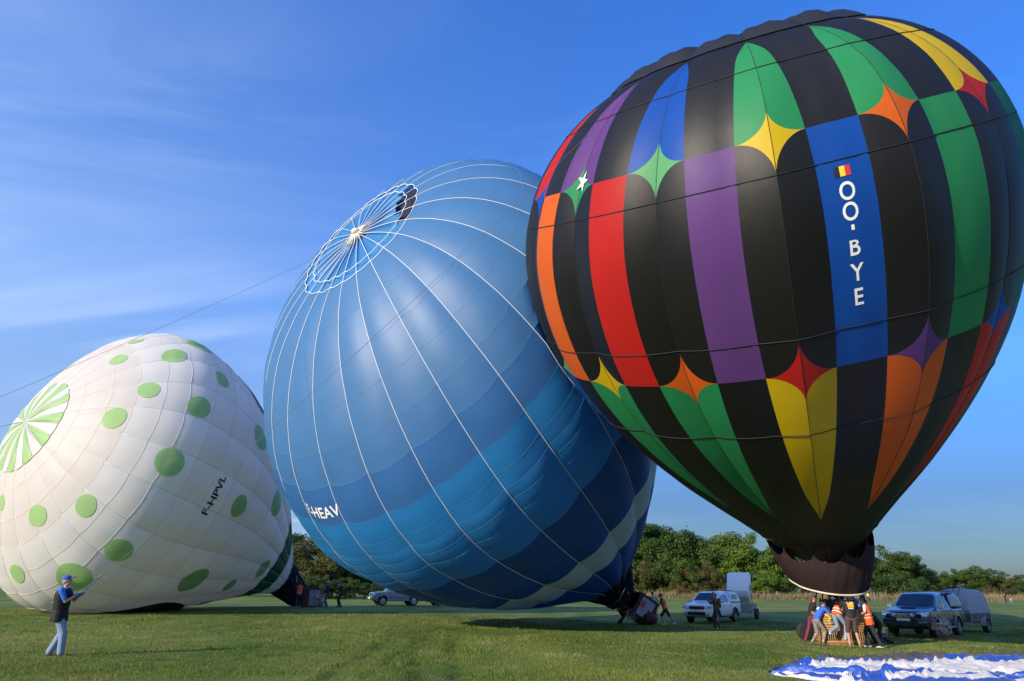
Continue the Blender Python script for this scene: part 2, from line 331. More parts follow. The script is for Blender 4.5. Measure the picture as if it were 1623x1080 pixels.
def tree(px, Y, h, kind, col, label, wide=1.0, group='trees along the far edge of the field', rz=None, name=None):
    """px: where along the far edge (used once to set the world x), Y: distance, h: height in m"""
    global tree_count; tree_count += 1; i = tree_count
    lst = CROWNS[kind]; vi = i % len(lst); cm_, tm_ = lst[vi]
    key = (kind, vi, col)
    if key not in CM_CACHE:
        c2 = cm_.copy(); c2.materials.clear(); c2.materials.append(M_LEAF[col]); CM_CACHE[key] = c2
    x = (px-811.5)/FPX*Y*.945*1.0
    t = thing(name or ('bush' if kind == 'bush' else 'tree'), label, 'bush' if kind == 'bush' else 'tree', (x, Y, float(gz(x, Y))-.05), (i*2.4) % 6.28 if rz is None else rz, group)
    t.scale = (h*wide, h*wide, h)
    link(bpy.data.objects.new('crown', CM_CACHE[key]), t); link(bpy.data.objects.new('trunk', tm_), t)
    return t
def hh(y_top, px, Y):     # tree height from how far it stands above the horizon
    return CAMH+((938.7+(px-1330)*.0131)-y_top)/1223*Y
LL = 'left tree group between the white balloon and the blue balloon'
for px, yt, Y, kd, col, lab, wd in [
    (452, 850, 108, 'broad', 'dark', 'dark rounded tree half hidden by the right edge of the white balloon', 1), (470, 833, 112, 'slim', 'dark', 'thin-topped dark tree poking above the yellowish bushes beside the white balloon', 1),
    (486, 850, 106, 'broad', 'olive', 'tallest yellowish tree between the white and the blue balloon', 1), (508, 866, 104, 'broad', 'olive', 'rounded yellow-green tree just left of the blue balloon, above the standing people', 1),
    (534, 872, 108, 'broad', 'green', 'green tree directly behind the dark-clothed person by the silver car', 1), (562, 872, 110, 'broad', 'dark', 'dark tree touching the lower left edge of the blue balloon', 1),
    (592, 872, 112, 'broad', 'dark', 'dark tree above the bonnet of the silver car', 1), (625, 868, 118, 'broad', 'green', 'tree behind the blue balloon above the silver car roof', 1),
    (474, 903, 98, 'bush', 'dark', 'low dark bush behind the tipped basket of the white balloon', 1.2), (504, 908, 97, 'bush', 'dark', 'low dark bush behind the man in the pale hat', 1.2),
    (530, 910, 98, 'bush', 'dark', 'low dark bush behind the person holding hand to face', 1.2), (556, 912, 99, 'bush', 'green', 'low bush just left of the silver car bonnet', 1.2), (585, 914, 100, 'bush', 'dark', 'low dark bush behind the silver car', 1.2), (618, 914, 103, 'bush', 'dark', 'low bush hidden behind the silver car and blue balloon', 1.2),
    (-8, 905, 112, 'broad', 'dark', 'dark tree at the far left edge of the picture under the white balloon', 1)]:
    tree(px, Y, hh(yt, px, Y), kd, col, lab, wd)
for k, px in enumerate(range(670, 990, 46)):
    Y = 125+k*9; tree(px, Y, hh(850, px, Y), 'broad', ['green', 'dark'][k % 2], 'tree of the far edge hidden behind the big blue balloon', 1, 'trees hidden behind the blue balloon')
for k, px in enumerate(range(40, 450, 52)):
    Y = 112; tree(px, Y, hh(868, px, Y), 'broad', ['green', 'dark'][k % 2], 'tree of the far edge hidden behind the white dotted balloon', 1, 'trees hidden behind the white balloon')
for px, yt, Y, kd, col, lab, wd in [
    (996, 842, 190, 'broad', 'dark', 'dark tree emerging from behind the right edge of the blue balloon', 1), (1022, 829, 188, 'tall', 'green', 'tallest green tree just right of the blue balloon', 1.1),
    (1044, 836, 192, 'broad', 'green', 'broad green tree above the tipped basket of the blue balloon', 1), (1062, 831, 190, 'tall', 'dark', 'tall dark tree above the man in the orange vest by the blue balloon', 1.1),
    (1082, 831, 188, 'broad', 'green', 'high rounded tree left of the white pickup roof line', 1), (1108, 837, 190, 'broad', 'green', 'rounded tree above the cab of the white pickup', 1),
    (1130, 842, 194, 'tall', 'dark', 'dark tree behind the left edge of the raised white trailer lid', 1.1), (1152, 834, 188, 'broad', 'bright', 'light green tree right above the raised white trailer lid', .9),
    (1176, 841, 190, 'broad', 'green', 'green tree right of the raised white trailer lid', 1), (1200, 846, 186, 'broad', 'bright', 'bright green tree, sunlight painted into its leaf colour, just left of the black skirt', 1),
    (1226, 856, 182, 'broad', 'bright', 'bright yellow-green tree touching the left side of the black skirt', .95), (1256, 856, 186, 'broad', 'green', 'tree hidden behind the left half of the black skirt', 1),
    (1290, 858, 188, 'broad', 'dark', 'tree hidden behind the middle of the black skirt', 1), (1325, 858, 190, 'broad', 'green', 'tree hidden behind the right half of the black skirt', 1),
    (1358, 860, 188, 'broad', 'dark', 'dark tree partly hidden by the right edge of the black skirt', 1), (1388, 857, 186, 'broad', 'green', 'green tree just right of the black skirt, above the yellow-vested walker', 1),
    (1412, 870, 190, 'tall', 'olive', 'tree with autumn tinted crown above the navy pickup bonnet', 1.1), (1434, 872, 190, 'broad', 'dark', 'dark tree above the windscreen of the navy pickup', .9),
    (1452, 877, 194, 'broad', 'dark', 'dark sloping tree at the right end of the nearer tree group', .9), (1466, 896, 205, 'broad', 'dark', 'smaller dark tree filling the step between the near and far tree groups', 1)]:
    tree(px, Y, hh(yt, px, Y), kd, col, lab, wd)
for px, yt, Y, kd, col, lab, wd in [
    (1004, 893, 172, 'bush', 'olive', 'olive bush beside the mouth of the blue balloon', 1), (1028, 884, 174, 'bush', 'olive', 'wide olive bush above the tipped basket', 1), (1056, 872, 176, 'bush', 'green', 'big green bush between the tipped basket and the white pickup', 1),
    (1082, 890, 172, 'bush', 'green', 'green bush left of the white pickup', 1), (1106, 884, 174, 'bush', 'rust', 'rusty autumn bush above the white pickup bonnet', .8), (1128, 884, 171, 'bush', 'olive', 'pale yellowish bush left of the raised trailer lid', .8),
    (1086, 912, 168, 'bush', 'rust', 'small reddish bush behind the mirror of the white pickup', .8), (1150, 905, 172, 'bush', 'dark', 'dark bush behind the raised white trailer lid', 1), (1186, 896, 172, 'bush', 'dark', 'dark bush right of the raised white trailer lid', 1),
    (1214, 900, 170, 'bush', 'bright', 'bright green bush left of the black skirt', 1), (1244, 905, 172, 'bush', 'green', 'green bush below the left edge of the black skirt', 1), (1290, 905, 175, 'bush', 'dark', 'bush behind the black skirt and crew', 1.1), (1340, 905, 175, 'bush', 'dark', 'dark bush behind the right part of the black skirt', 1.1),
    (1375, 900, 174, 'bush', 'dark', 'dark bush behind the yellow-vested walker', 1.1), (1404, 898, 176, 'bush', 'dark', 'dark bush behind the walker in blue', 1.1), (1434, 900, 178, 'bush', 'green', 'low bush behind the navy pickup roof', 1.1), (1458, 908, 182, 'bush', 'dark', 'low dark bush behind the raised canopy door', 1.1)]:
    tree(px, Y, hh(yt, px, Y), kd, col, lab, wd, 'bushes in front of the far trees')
for px, yt, Y, kd, col, lab, wd in [
    (1484, 900, 265, 'broad', 'green', 'far rounded tree above the raised canopy door of the navy pickup', 1), (1503, 905, 262, 'broad', 'green', 'far tree above the left end of the grey trailer', 1), (1521, 903, 268, 'broad', 'green', 'far tree over the middle of the grey trailer', 1),
    (1541, 899, 262, 'broad', 'green', 'far broad tree above the right half of the grey trailer', 1.1), (1560, 895, 260, 'broad', 'dark', 'highest tree of the far group, above the right end of the grey trailer', 1.1), (1577, 903, 262, 'broad', 'dark', 'dark tree ending the far group on the right', 1), (1588, 921, 264, 'bush', 'dark', 'small dark tree closing the far group before the gap of sky', 1),
    (1572, 926, 245, 'bush', 'rust', 'reddish brown bush right of the grey trailer', 1), (1586, 930, 243, 'bush', 'rust', 'second reddish bush, left of the two distant walkers', 1), (1610, 905, 250, 'tall', 'olive', 'lone upright tree standing against the sky near the right edge', 1.0), (1630, 918, 240, 'bush', 'dark', 'dark rounded bush at the right edge of the picture', 1.2), (1600, 931, 245, 'bush', 'olive', 'low bush at the foot of the lone tree', 1),
    (1655, 900, 255, 'broad', 'green', 'tree just beyond the right edge of the picture', 1)]:
    tree(px, Y, hh(yt, px, Y), kd, col, lab, wd, 'trees of the distant right hand group')
# straw-coloured tall grass along the tree line
M_STRAW = mat('straw', (.27, .21, .11), .9, var=(.4, .35), trans=.25)
blades(42000, 164, 170, .5, 1.5, .07, 'tall_dry_grass', 'strip of tall straw-coloured grass along the foot of the far trees', (20, 112), M_STRAW)
blades(30000, 225, 236, .5, 1.7, .10, 'far_dry_grass', 'distant strip of straw-coloured grass below the right hand trees', (118, 215), M_STRAW)

# ------------------------------------------------------------------ balloons
class Env:
    def __init__(s, M, el, az, q, S, N, ph, per, bulge, clampz=None):
        C = np.array([0, 0, CAMH]); s.M = C+S*(np.array(M)-C); a = np.array([-math.cos(el)*math.sin(az), -math.cos(el)*math.cos(az), math.sin(el)]); s.a = a
        ref = np.array([0, -1., 0]); e1 = ref-a*(ref@a); s.e1 = e1/np.linalg.norm(e1); s.e2 = np.cross(a, s.e1); s.q = q; s.S = S; s.N = N; s.ph = ph; s.per = per; s.b = bulge; s.clamp = clampz; s.rows = None
    def prof(s, t):
        R, He, Ht, rm, al, k1, k2, n = s.q[:8]; u = np.clip(t*2, 0, 1)
        P = ((rm, 0.), (rm+k1*He*math.sin(al), k1*He*math.cos(al)), (R, He-k2*He), (R, He)); b = [(1-u)**3, 3*u*(1-u)**2, 3*u*u*(1-u), u**3]
        rl = sum(b[i]*P[i][0] for i in range(4))+((s.q[14]*np.sin(PI*u)+s.q[15]*np.sin(2*PI*u)) if len(s.q) > 14 else 0); hl = sum(b[i]*P[i][1] for i in range(4)); th = np.clip(t*2-1, 0, 1)*PI/2
        return np.where(t > .5, R*np.maximum(np.cos(th), 0)**n, rl), np.where(t > .5, He+Ht*np.sin(th), hl)
    def raw(s, t, phi, dr=0.):
        t = np.asarray(t, float); phi = np.asarray(phi, float)
        r, h = s.prof(t); q = s.q; H = q[1]+q[2]; bs = np.sin(PI*np.clip(h/H, 0, 1))[..., None]; off = (s.e1*q[8]+s.e2*q[9])*bs
        if len(q) > 10: r = r*(1+q[10]*np.cos(2*phi)+q[11]*np.sin(2*phi))
        if len(q) > 12: off = off+(s.e1*q[12]+s.e2*q[13])*(1-np.clip(h/(.6*H), 0, 1))[..., None]**2
        rr = (r+dr)[..., None]
        return s.M+s.S*(off+s.a*h[..., None]+rr*(s.e1*np.cos(phi)[..., None]+s.e2*np.sin(phi)[..., None]))
    def P(s, t, phi, off=0.):
        t = np.asarray(t, float); phi = np.asarray(phi, float); t, phi = np.broadcast_arrays(t, phi)
        g = (phi-s.ph)/s.per; f = np.abs(g-np.round(g-s.seam)-s.seam) if False else None
        x = g-s.seam; fr = x-np.floor(x)                       # 0..1 between two load tapes
        r, _ = s.prof(t); pil = 1-(2*fr-1)**2
        d = s.b*pil*np.clip(r/(.55*s.q[0]), 0, 1)
        if s.rows is not None:
            k = np.clip(np.searchsorted(s.rows, t, side='right'), 1, len(s.rows)-1); lo = s.rows[k-1]; hi = s.rows[k]; u = np.clip((t-lo)/(hi-lo), 0, 1); d = d+s.rb*(1-(2*u-1)**2)*(.4+.6*pil)
        if s.tri is not None:
            kk = np.floor(g); xd = np.abs(g-kk-.5); am = np.vectorize(lambda q_: s.tri.get(int(q_), -.05))(kk); d = d+am*np.clip(1-xd/.32, 0, 1)*np.clip(r/(.8*s.q[0]), 0, 1)**2
        if s.nz:
            th = 2*PI*g/s.N; cx_, cy_ = np.cos(th)*3.1+20, np.sin(th)*3.1+20
            d = d+s.nz*(fbm(cx_+t*2.2, cy_+t*3.1, 3, 61)-.5)*2*np.clip(r/(.5*s.q[0]), 0, 1)+s.nz*.30*(fbm(cx_*3.2+t*19, cy_*3.2-t*13, 3, 71)-.5)*2
        p = s.raw(t, phi, d)
        e = 2e-3; nt_ = s.raw(np.clip(t+e, 0, .9995), phi)-s.raw(np.clip(t-e, 0, .9995), phi); np_ = s.raw(t, phi+e)-s.raw(t, phi-e)
        n = np.cross(np_, nt_); n /= np.maximum(np.linalg.norm(n, axis=-1), 1e-9)[..., None]
        cen = s.M+s.S*s.a*(s.q[1]); sg = np.sign(((p-cen)*n).sum(-1)); n = n*sg[..., None]
        if s.wr: p = p+n*(s.wr*s.wfun(t, g))[..., None]
        p = p+n*(np.asarray(off)[..., None] if np.ndim(off) else off)
        if s.push is not None:                                  # cloth resting against the other balloon is pressed in
            R_ = s.push; d = (p-R_.M)/R_.S; h = d@R_.a; H = R_.q[1]+R_.q[2]; bsn = np.sin(PI*np.clip(h/H, 0, 1)); x = d@R_.e1-R_.q[8]*bsn; y = d@R_.e2-R_.q[9]*bsn
            tt0 = np.linspace(0, 1, 160); rr0, hh0 = R_.prof(tt0); Rr = np.interp(h, hh0, rr0, left=0, right=0)+.34; rd = np.maximum(np.hypot(x, y), 1e-6); k_ = np.where((rd < Rr) & (h > .3) & (h < H), Rr/rd, 1.0)-1
            p = p+R_.S*(R_.e1*(x*k_)[..., None]+R_.e2*(y*k_)[..., None])
        if s.clamp is not None:
            zc = gz(p[..., 0], p[..., 1])+s.clamp; k_ = .22; dz = p[..., 2]-zc
            soft = np.where(dz < k_, np.maximum(0, k_*np.exp((dz-k_)/k_))*.0+np.maximum(dz, .0), dz)
            p = p.copy(); p[..., 2] = zc+np.maximum(soft, 0)
            if np.ndim(off) or off: p[..., 2] += 0
        return p
    seam = 0.; wr = 0.; rb = 0.; push = None; tri = None; nz = 0.
    def wfun(s, t, g): return 0*t
    def patch(s, name, T, PH, mat_, parent, off=0., label=None, org=None):
        p = s.P(T, PH, off); m, n = p.shape[:2]; V = p.reshape(-1, 3)-np.array(org); idx = np.arange(m*n).reshape(m, n)
        F = np.stack([idx[:-1, :-1], idx[:-1, 1:], idx[1:, 1:], idx[1:, :-1]], -1).reshape(-1, 4)
        o = mobj(name, V, F, mat_, parent)
        if label: o['label'] = label
        return o
    def tape(s, name, T, PH, r, mat_, parent, org, off=.012, seg=5, label=None):
        p = s.P(np.array(T), np.array(PH), off)-np.array(org); b = B(); b.tube(list(p), r, seg); o = b.build(name, mat_, parent, True)
        if label: o['label'] = label
        return o
def fabric(name, c, rough=.42, trans=.42, spec=.5, sheen=.1, rs=None, amt=.10):
    return mat(name, c, max(rough, .50), 0, spec*.6, trans, 0.0, bump=(rs or 2.2, .16, .04, (1, 1, 1)), var=(.7, amt))
# ---- balloon 1: black balloon with coloured panels and stars
RB = Env([11.09978, 25.31164, 3.41119], .98525, .47847, [7.41716, 11.31674, 5.84, 1.30, .62426, .376, .42081, .77093, -.37983, -.34821], 1.05, 16, -.57514, PI/8, .17)
RB.seam = .5; RB.nz = .05
RB.tri = {0: .40, 1: .38, -1: -.06, -2: -.06, 2: .12, 4: .2, 6: .2}
C_BLK = fabric('black_nylon', (.0065, .0060, .0068), .46, .10, .60, .0, amt=.12)
FAB = {'black': C_BLK, 'red': fabric('red_nylon', (.62, .022, .018)), 'orange': fabric('orange_nylon', (.85, .15, .015)), 'purple': fabric('purple_nylon', (.16, .065, .29)), 'blue': fabric('blue_nylon', (.008, .095, .50)),
       'green': fabric('green_nylon', (.03, .33, .12)), 'lime': fabric('light_green_nylon', (.14, .48, .20)), 'yellow': fabric('yellow_nylon', (.80, .56, .010)), 'teal': fabric('teal_nylon', (.012, .17, .085))}
M_BTAPE = mat('black_tape', (.01, .01, .012), .7)
M_WTAPE = mat('white_tape', (.75, .76, .78), .6)
org1 = (float(RB.M[0]), float(RB.M[1]), float(gz(RB.M[0], RB.M[1])))
BAL1 = thing('hot_air_balloon', 'upright black hot air balloon with coloured stripes and pointed stars lifting its wicker basket', 'hot air balloon', org1)
TT, TB = .655, .392
T_TOP, T_BOT, T_VALVE = .857, .128, .885
def afrac(t):
    t = np.asarray(t, float); r, _ = RB.prof(t); a = np.minimum(.5, .575/(r*.3927)); w = np.clip((.205-t)/(.205-T_BOT), 0, 1)**2+np.clip((t-.80)/(T_TOP-.80), 0, 1)**2; return a+(.5-a)*np.clip(w, 0, 1)
for lo_, hi_ in ((0, 1),): pass
COLA = {0: 'purple', -1: 'red', -2: 'orange', 1: 'blue', 2: 'green', 3: 'teal', 4: 'red', 5: 'purple', 6: 'orange', 7: 'blue', 8: 'yellow', -7: 'red', -6: 'green', -5: 'purple', -4: 'yellow', -3: 'black'}
COLB = {0: ('green', 'yellow', 'red', 'yellow'), 1: ('green', 'orange', 'purple', 'orange'), 2: ('yellow', 'red', 'blue', 'red'), 3: ('orange', 'purple', 'yellow', 'blue'), -1: ('blue', 'lime', 'orange', 'green'), -2: ('purple', 'green', 'yellow', 'green'), -3: ('red', 'blue', 'lime', 'blue')}
def rbp(t_lo, t_hi, g_lo, g_hi, nm, col, ns=6, nt_=10, sden=None):
    """panel between curves t_lo(g), t_hi(g) and edges g_lo(t), g_hi(t)"""
    s = np.linspace(0, 1, ns+1); v = np.linspace(0, 1, nt_+1); SS, VV = np.meshgrid(s, v)
    if sden is not None: SS = sden(SS)
    G_ = None
    TL, TH = t_lo(SS), t_hi(SS); T = TL+(TH-TL)*VV
    for _ in range(1): G_ = g_lo(T)+(g_hi(T)-g_lo(T))*SS
    return RB.patch('panel', T, RB.ph+G_*RB.per, FAB[col], BAL1, 0., None if col == 'black' else nm, org1)
cst = lambda v: (lambda s: 0*s+v)
for k in range(-7, 9):
    aL = lambda T, k=k: k-afrac(T); aR = lambda T, k=k: k+afrac(T)
    rbp(cst(TT), cst(T_VALVE), aL, aR, 'black panel', 'black', 6, 14); rbp(cst(TB), cst(TT), aL, aR, COLA[k]+' stripe panel', COLA[k], 6, 18); rbp(cst(0.), cst(TB), aL, aR, 'black panel', 'black', 6, 20)
def lobe(s): return 1-np.sqrt(np.clip(1-(1-s)**2, 0, 1))        # 1 on the centre seam, 0 at the outer edges
for k in range(-7, 9):
    ct, st1, st2, cb = COLB.get(k, [('green', 'yellow', 'red', 'orange'), ('blue', 'orange', 'lime', 'yellow'), ('red', 'lime', 'purple', 'green'), ('yellow', 'purple', 'orange', 'red')][k % 4])
    c = k+.5
    for sg in (-1, 1):
        gI = lambda T, c=c: c+0*T; gO = lambda T, c=c, sg=sg: c+sg*np.maximum(.5-afrac(T), 0)
        sd_ = lambda S: S**1.8
        rbp(lambda s: TT+.042*lobe(s), cst(T_TOP), gI, gO, ct+' upper panel', ct, 12, 14, sd_)
        rbp(lambda s: TT-.052*lobe(s), lambda s: TT+.042*lobe(s), gI, gO, st1+' pointed star panel', st1, 12, 6, sd_)
        rbp(lambda s: TB+.038*lobe(s), lambda s: TT-.052*lobe(s), gI, gO, 'black', 'black', 12, 14, sd_)
        rbp(lambda s: TB-.032*lobe(s), lambda s: TB+.038*lobe(s), gI, gO, st2+' pointed star panel', st2, 12, 6, sd_)
        rbp(cst(T_BOT), lambda s: TB-.032*lobe(s), gI, gO, cb+' lower panel', cb, 12, 16, sd_)
GALL = np.linspace(-7.5, 8.5, 193)
for tv in (.7725, .605, .43, .315, .05):
    o = RB.tape('cord', 0*GALL+tv, RB.ph+GALL*RB.per, .014, M_BTAPE, BAL1, org1, .008)
for k in range(-7, 9):
    tt_ = np.linspace(0, T_VALVE, 40); RB.tape('load_tape', tt_, RB.ph+(k+.5)*RB.per+0*tt_, .010, M_BTAPE, BAL1, org1, .002, 4)
# puffed parachute valve closing the crown
M_VALVE = fabric('valve_nylon', (.012, .012, .014), .30, .05, .7, .1, 5)
for k in range(-7, 9):
    s = np.linspace(0, 1, 9); v = np.linspace(0, 1, 12); SS, VV = np.meshgrid(s, v); T = .865+(.999-.865)*VV
    puff = .12*np.sin(PI*SS)**.6*np.sin(PI*np.clip(VV*2.2, 0, 1))**.7*(1+.35*math.sin(k*2.1))+.05*np.sin(SS*PI*4+k)*np.sin(PI*VV)**2+.08*np.exp(-((VV-.22)/.15)**2)
    RB.patch('valve_panel', T, RB.ph+(k+.5+SS)*RB.per, M_VALVE, BAL1, puff+.02, None, org1)
def text_mesh(txt, size, bold=.02, xs=1.0):
    c = bpy.data.curves.new('t', 'FONT'); c.body = txt; c.size = size; c.offset = bold; c.align_x = 'CENTER'; c.align_y = 'CENTER'; c.resolution_u = 4
    o = bpy.data.objects.new('t', c); COL.objects.link(o); dg = bpy.context.evaluated_depsgraph_get(); dg.update(); me = bpy.data.meshes.new_from_object(o.evaluated_get(dg))
    bm = bmesh.new(); bm.from_mesh(me); bmesh.ops.triangulate(bm, faces=bm.faces)
    for _ in range(2):
        es = [e for e in bm.edges if e.calc_length() > size*.35]
        if es: bmesh.ops.subdivide_edges(bm, edges=es, cuts=1); bmesh.ops.triangulate(bm, faces=bm.faces)
    V = np.array([v.co[:] for v in bm.verts]); F = [tuple(v.index for v in f.verts) for f in bm.faces]; bm.free()
    bpy.data.objects.remove(o); bpy.data.curves.remove(c); V[:, 0] *= xs; return V, F
def decal(env, V, F, t0, p0, name, mt, parent, org, rot=0., off=.03, label=None):
    e = 1e-3; dt = np.linalg.norm(env.raw(np.array(t0+e), np.array(p0))-env.raw(np.array(t0-e), np.array(p0)))/(2*e); dp = np.linalg.norm(env.raw(np.array(t0), np.array(p0+e))-env.raw(np.array(t0), np.array(p0-e)))/(2*e)
    x = V[:, 0]*math.cos(rot)-V[:, 1]*math.sin(rot); y = V[:, 0]*math.sin(rot)+V[:, 1]*math.cos(rot)
    p = env.P(t0+y/dt, p0+x/dp, off)-np.array(org); o = mobj(name, p, F, mt, parent, False)
    if label: o['label'] = label
    return o
M_LET = mat('white_lettering', (.80, .81, .82), .6)
for ch, t0 in (('O', .5655), ('O', .5405), ('-', .521), ('B', .4985), ('Y', .4775), ('E', .4565)):
    V, F = text_mesh(ch, .60, .008, .76); V[:, :2] -= (V[:, :2].max(0)+V[:, :2].min(0))/2
    if ch == '-': V = V[:, [1, 0, 2]]*1.0; F = [f[::-1] for f in F]
    decal(RB, V, F, t0, RB.ph+1.0*RB.per-.004, 'letter', M_LET, BAL1, org1, 0, .009, 'white letter %s of the registration on the blue stripe' % ch if ch != '-' else 'white dash of the registration on the blue stripe')
def rect(x0, x1, y0, y1, n=4):
    xs, ys = np.meshgrid(np.linspace(x0, x1, n), np.linspace(y0, y1, n)); V = np.stack([xs, ys, 0*xs], -1).reshape(-1, 3); i = np.arange(n*n).reshape(n, n)
    return V, [tuple(f) for f in np.stack([i[:-1, :-1], i[:-1, 1:], i[1:, 1:], i[1:, :-1]], -1).reshape(-1, 4)]
for i, (c_, nm) in enumerate((((.01, .01, .01), 'black'), ((.80, .60, .04), 'yellow'), ((.65, .03, .03), 'red'))):
    V, F = rect(-.18+.12*i, -.18+.12*(i+1), -.12, .12); decal(RB, V, F, .590, RB.ph+1.0*RB.per-.008, 'flag_stripe', mat('flag_'+nm, c_, .6), BAL1, org1, 0, .009, nm+' stripe of the small flag above the registration')
a_ = [PI/2+k*PI/5 for k in range(10)]; sv = [(0, 0, 0)]+[((.33 if k % 2 == 0 else .13)*math.cos(x), (.33 if k % 2 == 0 else .13)*math.sin(x), 0) for k, x in enumerate(a_)]
sv = sv+[(x*.5, y*.5, 0) for x, y, z in sv[1:]]
decal(RB, np.array(sv), [(0, k+11, (k+1) % 10+11) for k in range(10)]+[(k+11, k+1, (k+1) % 10+1, (k+1) % 10+11) for k in range(10)], .662, RB.ph-1.5*RB.per+.022, 'star_emblem', mat('cream_star', (.78, .78, .68), .6), BAL1, org1, -.25, .03, 'small five-pointed white star on a green pointed star')
# scoop under the mouth: dark brown cloth skirt with pale hem
M_SKIRT = mat('skirt_cloth', (.030, .019, .020), .85, 0, .12, .04, .0, bump=(3, .6, .05, (1, 1, .35)))
M_HEM = mat('hem_cloth', (.62, .56, .45), .8)
mc = RB.raw(np.array(0.), np.array(0.)); mcen = RB.M+RB.S*0
ring0 = RB.P(0*GALL+.0, RB.ph+GALL*RB.per); cen0 = ring0[:-1].mean(0)
SK_T = .026
_ang = np.arctan2(*( (RB.P(0*GALL+SK_T, RB.ph+GALL*RB.per)-cen0)[:, :2]*np.array([1, -1])).T); _rg = RB.P(0*GALL+SK_T, RB.ph+GALL*RB.per, .03)
def skirt_pt(a, v):
    """a: world angle round the mouth, 0 towards the camera; v 0 top .. 1 hem"""
    d_ = np.abs((_ang-a+PI) % (2*PI)-PI); w = np.exp(-(d_/.06)**2)+1e-12; top = (_rg*w[:, None]).sum(0)/w.sum()
    bot = np.array([cen0[0]+.10+math.sin(a)*1.30, cen0[1]-math.cos(a)*1.30, 1.60+.42*(1-math.cos(a))])
    p = top+(bot-top)*v; bul = .14*math.sin(PI*v); return p+np.array([math.sin(a), -math.cos(a), 0])*(bul+.012*math.sin(a*31+6*v)*math.sin(PI*v)+.02*math.sin(a*9+5*v)*v)
NA, NV = 96, 14
AA = np.linspace(-2.7, 2.7, NA+1)
ngo = 10
for gi in range(ngo):                        # ten sewn cloth panels
    i0, i1 = gi*NA//ngo, (gi+1)*NA//ngo; V = []; 
    for j in range(NV+1):
        for i in range(i0, i1+1):
            fr = (i-i0)/(i1-i0); v0 = .03+.21*(math.sin(PI*fr)**.6)          # scalloped top edge leaves the dark openings
            V.append(skirt_pt(AA[i], v0+(1-v0)*j/NV)-np.array(org1))
    w = i1-i0+1; idx = np.arange(w*(NV+1)).reshape(NV+1, w)
    mobj('skirt_panel', V, np.stack([idx[:-1, :-1], idx[:-1, 1:], idx[1:, 1:], idx[1:, :-1]], -1).reshape(-1, 4), M_SKIRT, BAL1)
b = B(); b.tube([skirt_pt(a, 1.0)-np.array(org1) for a in AA], .045, 6, True, .8); b.build('skirt_hem', M_HEM, BAL1, True)
for gi in range(ngo+1): b = B(); a = AA[gi*NA//ngo]; p = skirt_pt(a, .03)-np.array(org1); b.tube([p+np.array([0, 0, .14]), p, skirt_pt(a, .12)-np.array(org1)], .022, 5); b.build('skirt_tie', M_BTAPE, BAL1, True)
# ---- balloons 2 and 3
CAMP = np.array([0, 0, CAMH])
def facing(env, t, p):
    e = 1e-3; q = env.raw(np.array(t), np.array(p)); n = np.cross(env.raw(np.array(t), np.array(p+e))-q, env.raw(np.array(min(t+e, .999)), np.array(p))-q); n /= np.linalg.norm(n)
    cen = env.M+env.S*env.a*env.q[1]; n = n*np.sign(n@(q-cen)); v = CAMP-q; return float(n@v/np.linalg.norm(v))
def gore_panels(env, rows, colf, parent, org, nper=6, labf=None):
    """one mesh per sewn panel on the side in view, the unseen rear in one part"""
    cells = []
    for k in range(env.N):
        for j in range(len(rows)-1):
            g0 = k+env.seam; tm = (rows[j]+rows[j+1])/2; cells.append((facing(env, tm, env.ph+(g0+.5)*env.per), k, j))
    cells.sort(reverse=True); rearV, rearF, mats, mi = [], [], [], []; n0 = 0
    for idx_, (f, k, j) in enumerate(cells):
        g0 = k+env.seam; s = np.linspace(0, 1, nper+1); nv = max(3, int(round((rows[j+1]-rows[j])/.016))); v = np.linspace(0, 1, nv+1); SS, VV = np.meshgrid(s, v)
        T = rows[j]+(rows[j+1]-rows[j])*VV; PH = env.ph+(g0+SS)*env.per; mt = colf(k, j)
        if idx_ < 295 and f > -.45: env.patch('panel', T, PH, mt, parent, 0, labf(k, j) if labf else None, org)
        else:
            p = env.P(T, PH)-np.array(org); m, n = p.shape[:2]; ii = np.arange(m*n).reshape(m, n)+n0
            rearV.append(p.reshape(-1, 3)); Fq = np.stack([ii[:-1, :-1], ii[:-1, 1:], ii[1:, 1:], ii[1:, :-1]], -1).reshape(-1, 4); rearF.append(Fq); n0 += m*n
            if mt not in mats: mats.append(mt)
            mi += [mats.index(mt)]*len(Fq)
    me = mk_mesh('rear_panels', np.concatenate(rearV), np.concatenate(rearF))
    for m in mats: me.materials.append(m)
    me.polygons.foreach_set('material_index', mi); o = link(bpy.data.objects.new('rear_panels', me), parent); o['kind'] = 'stuff'
BB = Env([5.18291, 34.60187, 6.62901], 0.3802, 0.68168, [7.10068, 12.96752, 5.28086, 0.97535, 0.5732, 0.69183, 0.08299, 0.71858, 1.95729, -2.42459, -0.02589, 0.04237, 2.41782, -4.22764, 0.38781, 0.09936], 1.30, 24, -1.21122, .2618, .10)
BB.push = RB
RW = np.array([0, .04, .093, .146, .205, .25, .29, .33, .365, .40, .44, .48, .52, .565, .63, .682, .74, .798, .86, .927]); BB.rows = RW; BB.rb = .012; BB.b = .13; BB.nz = .085
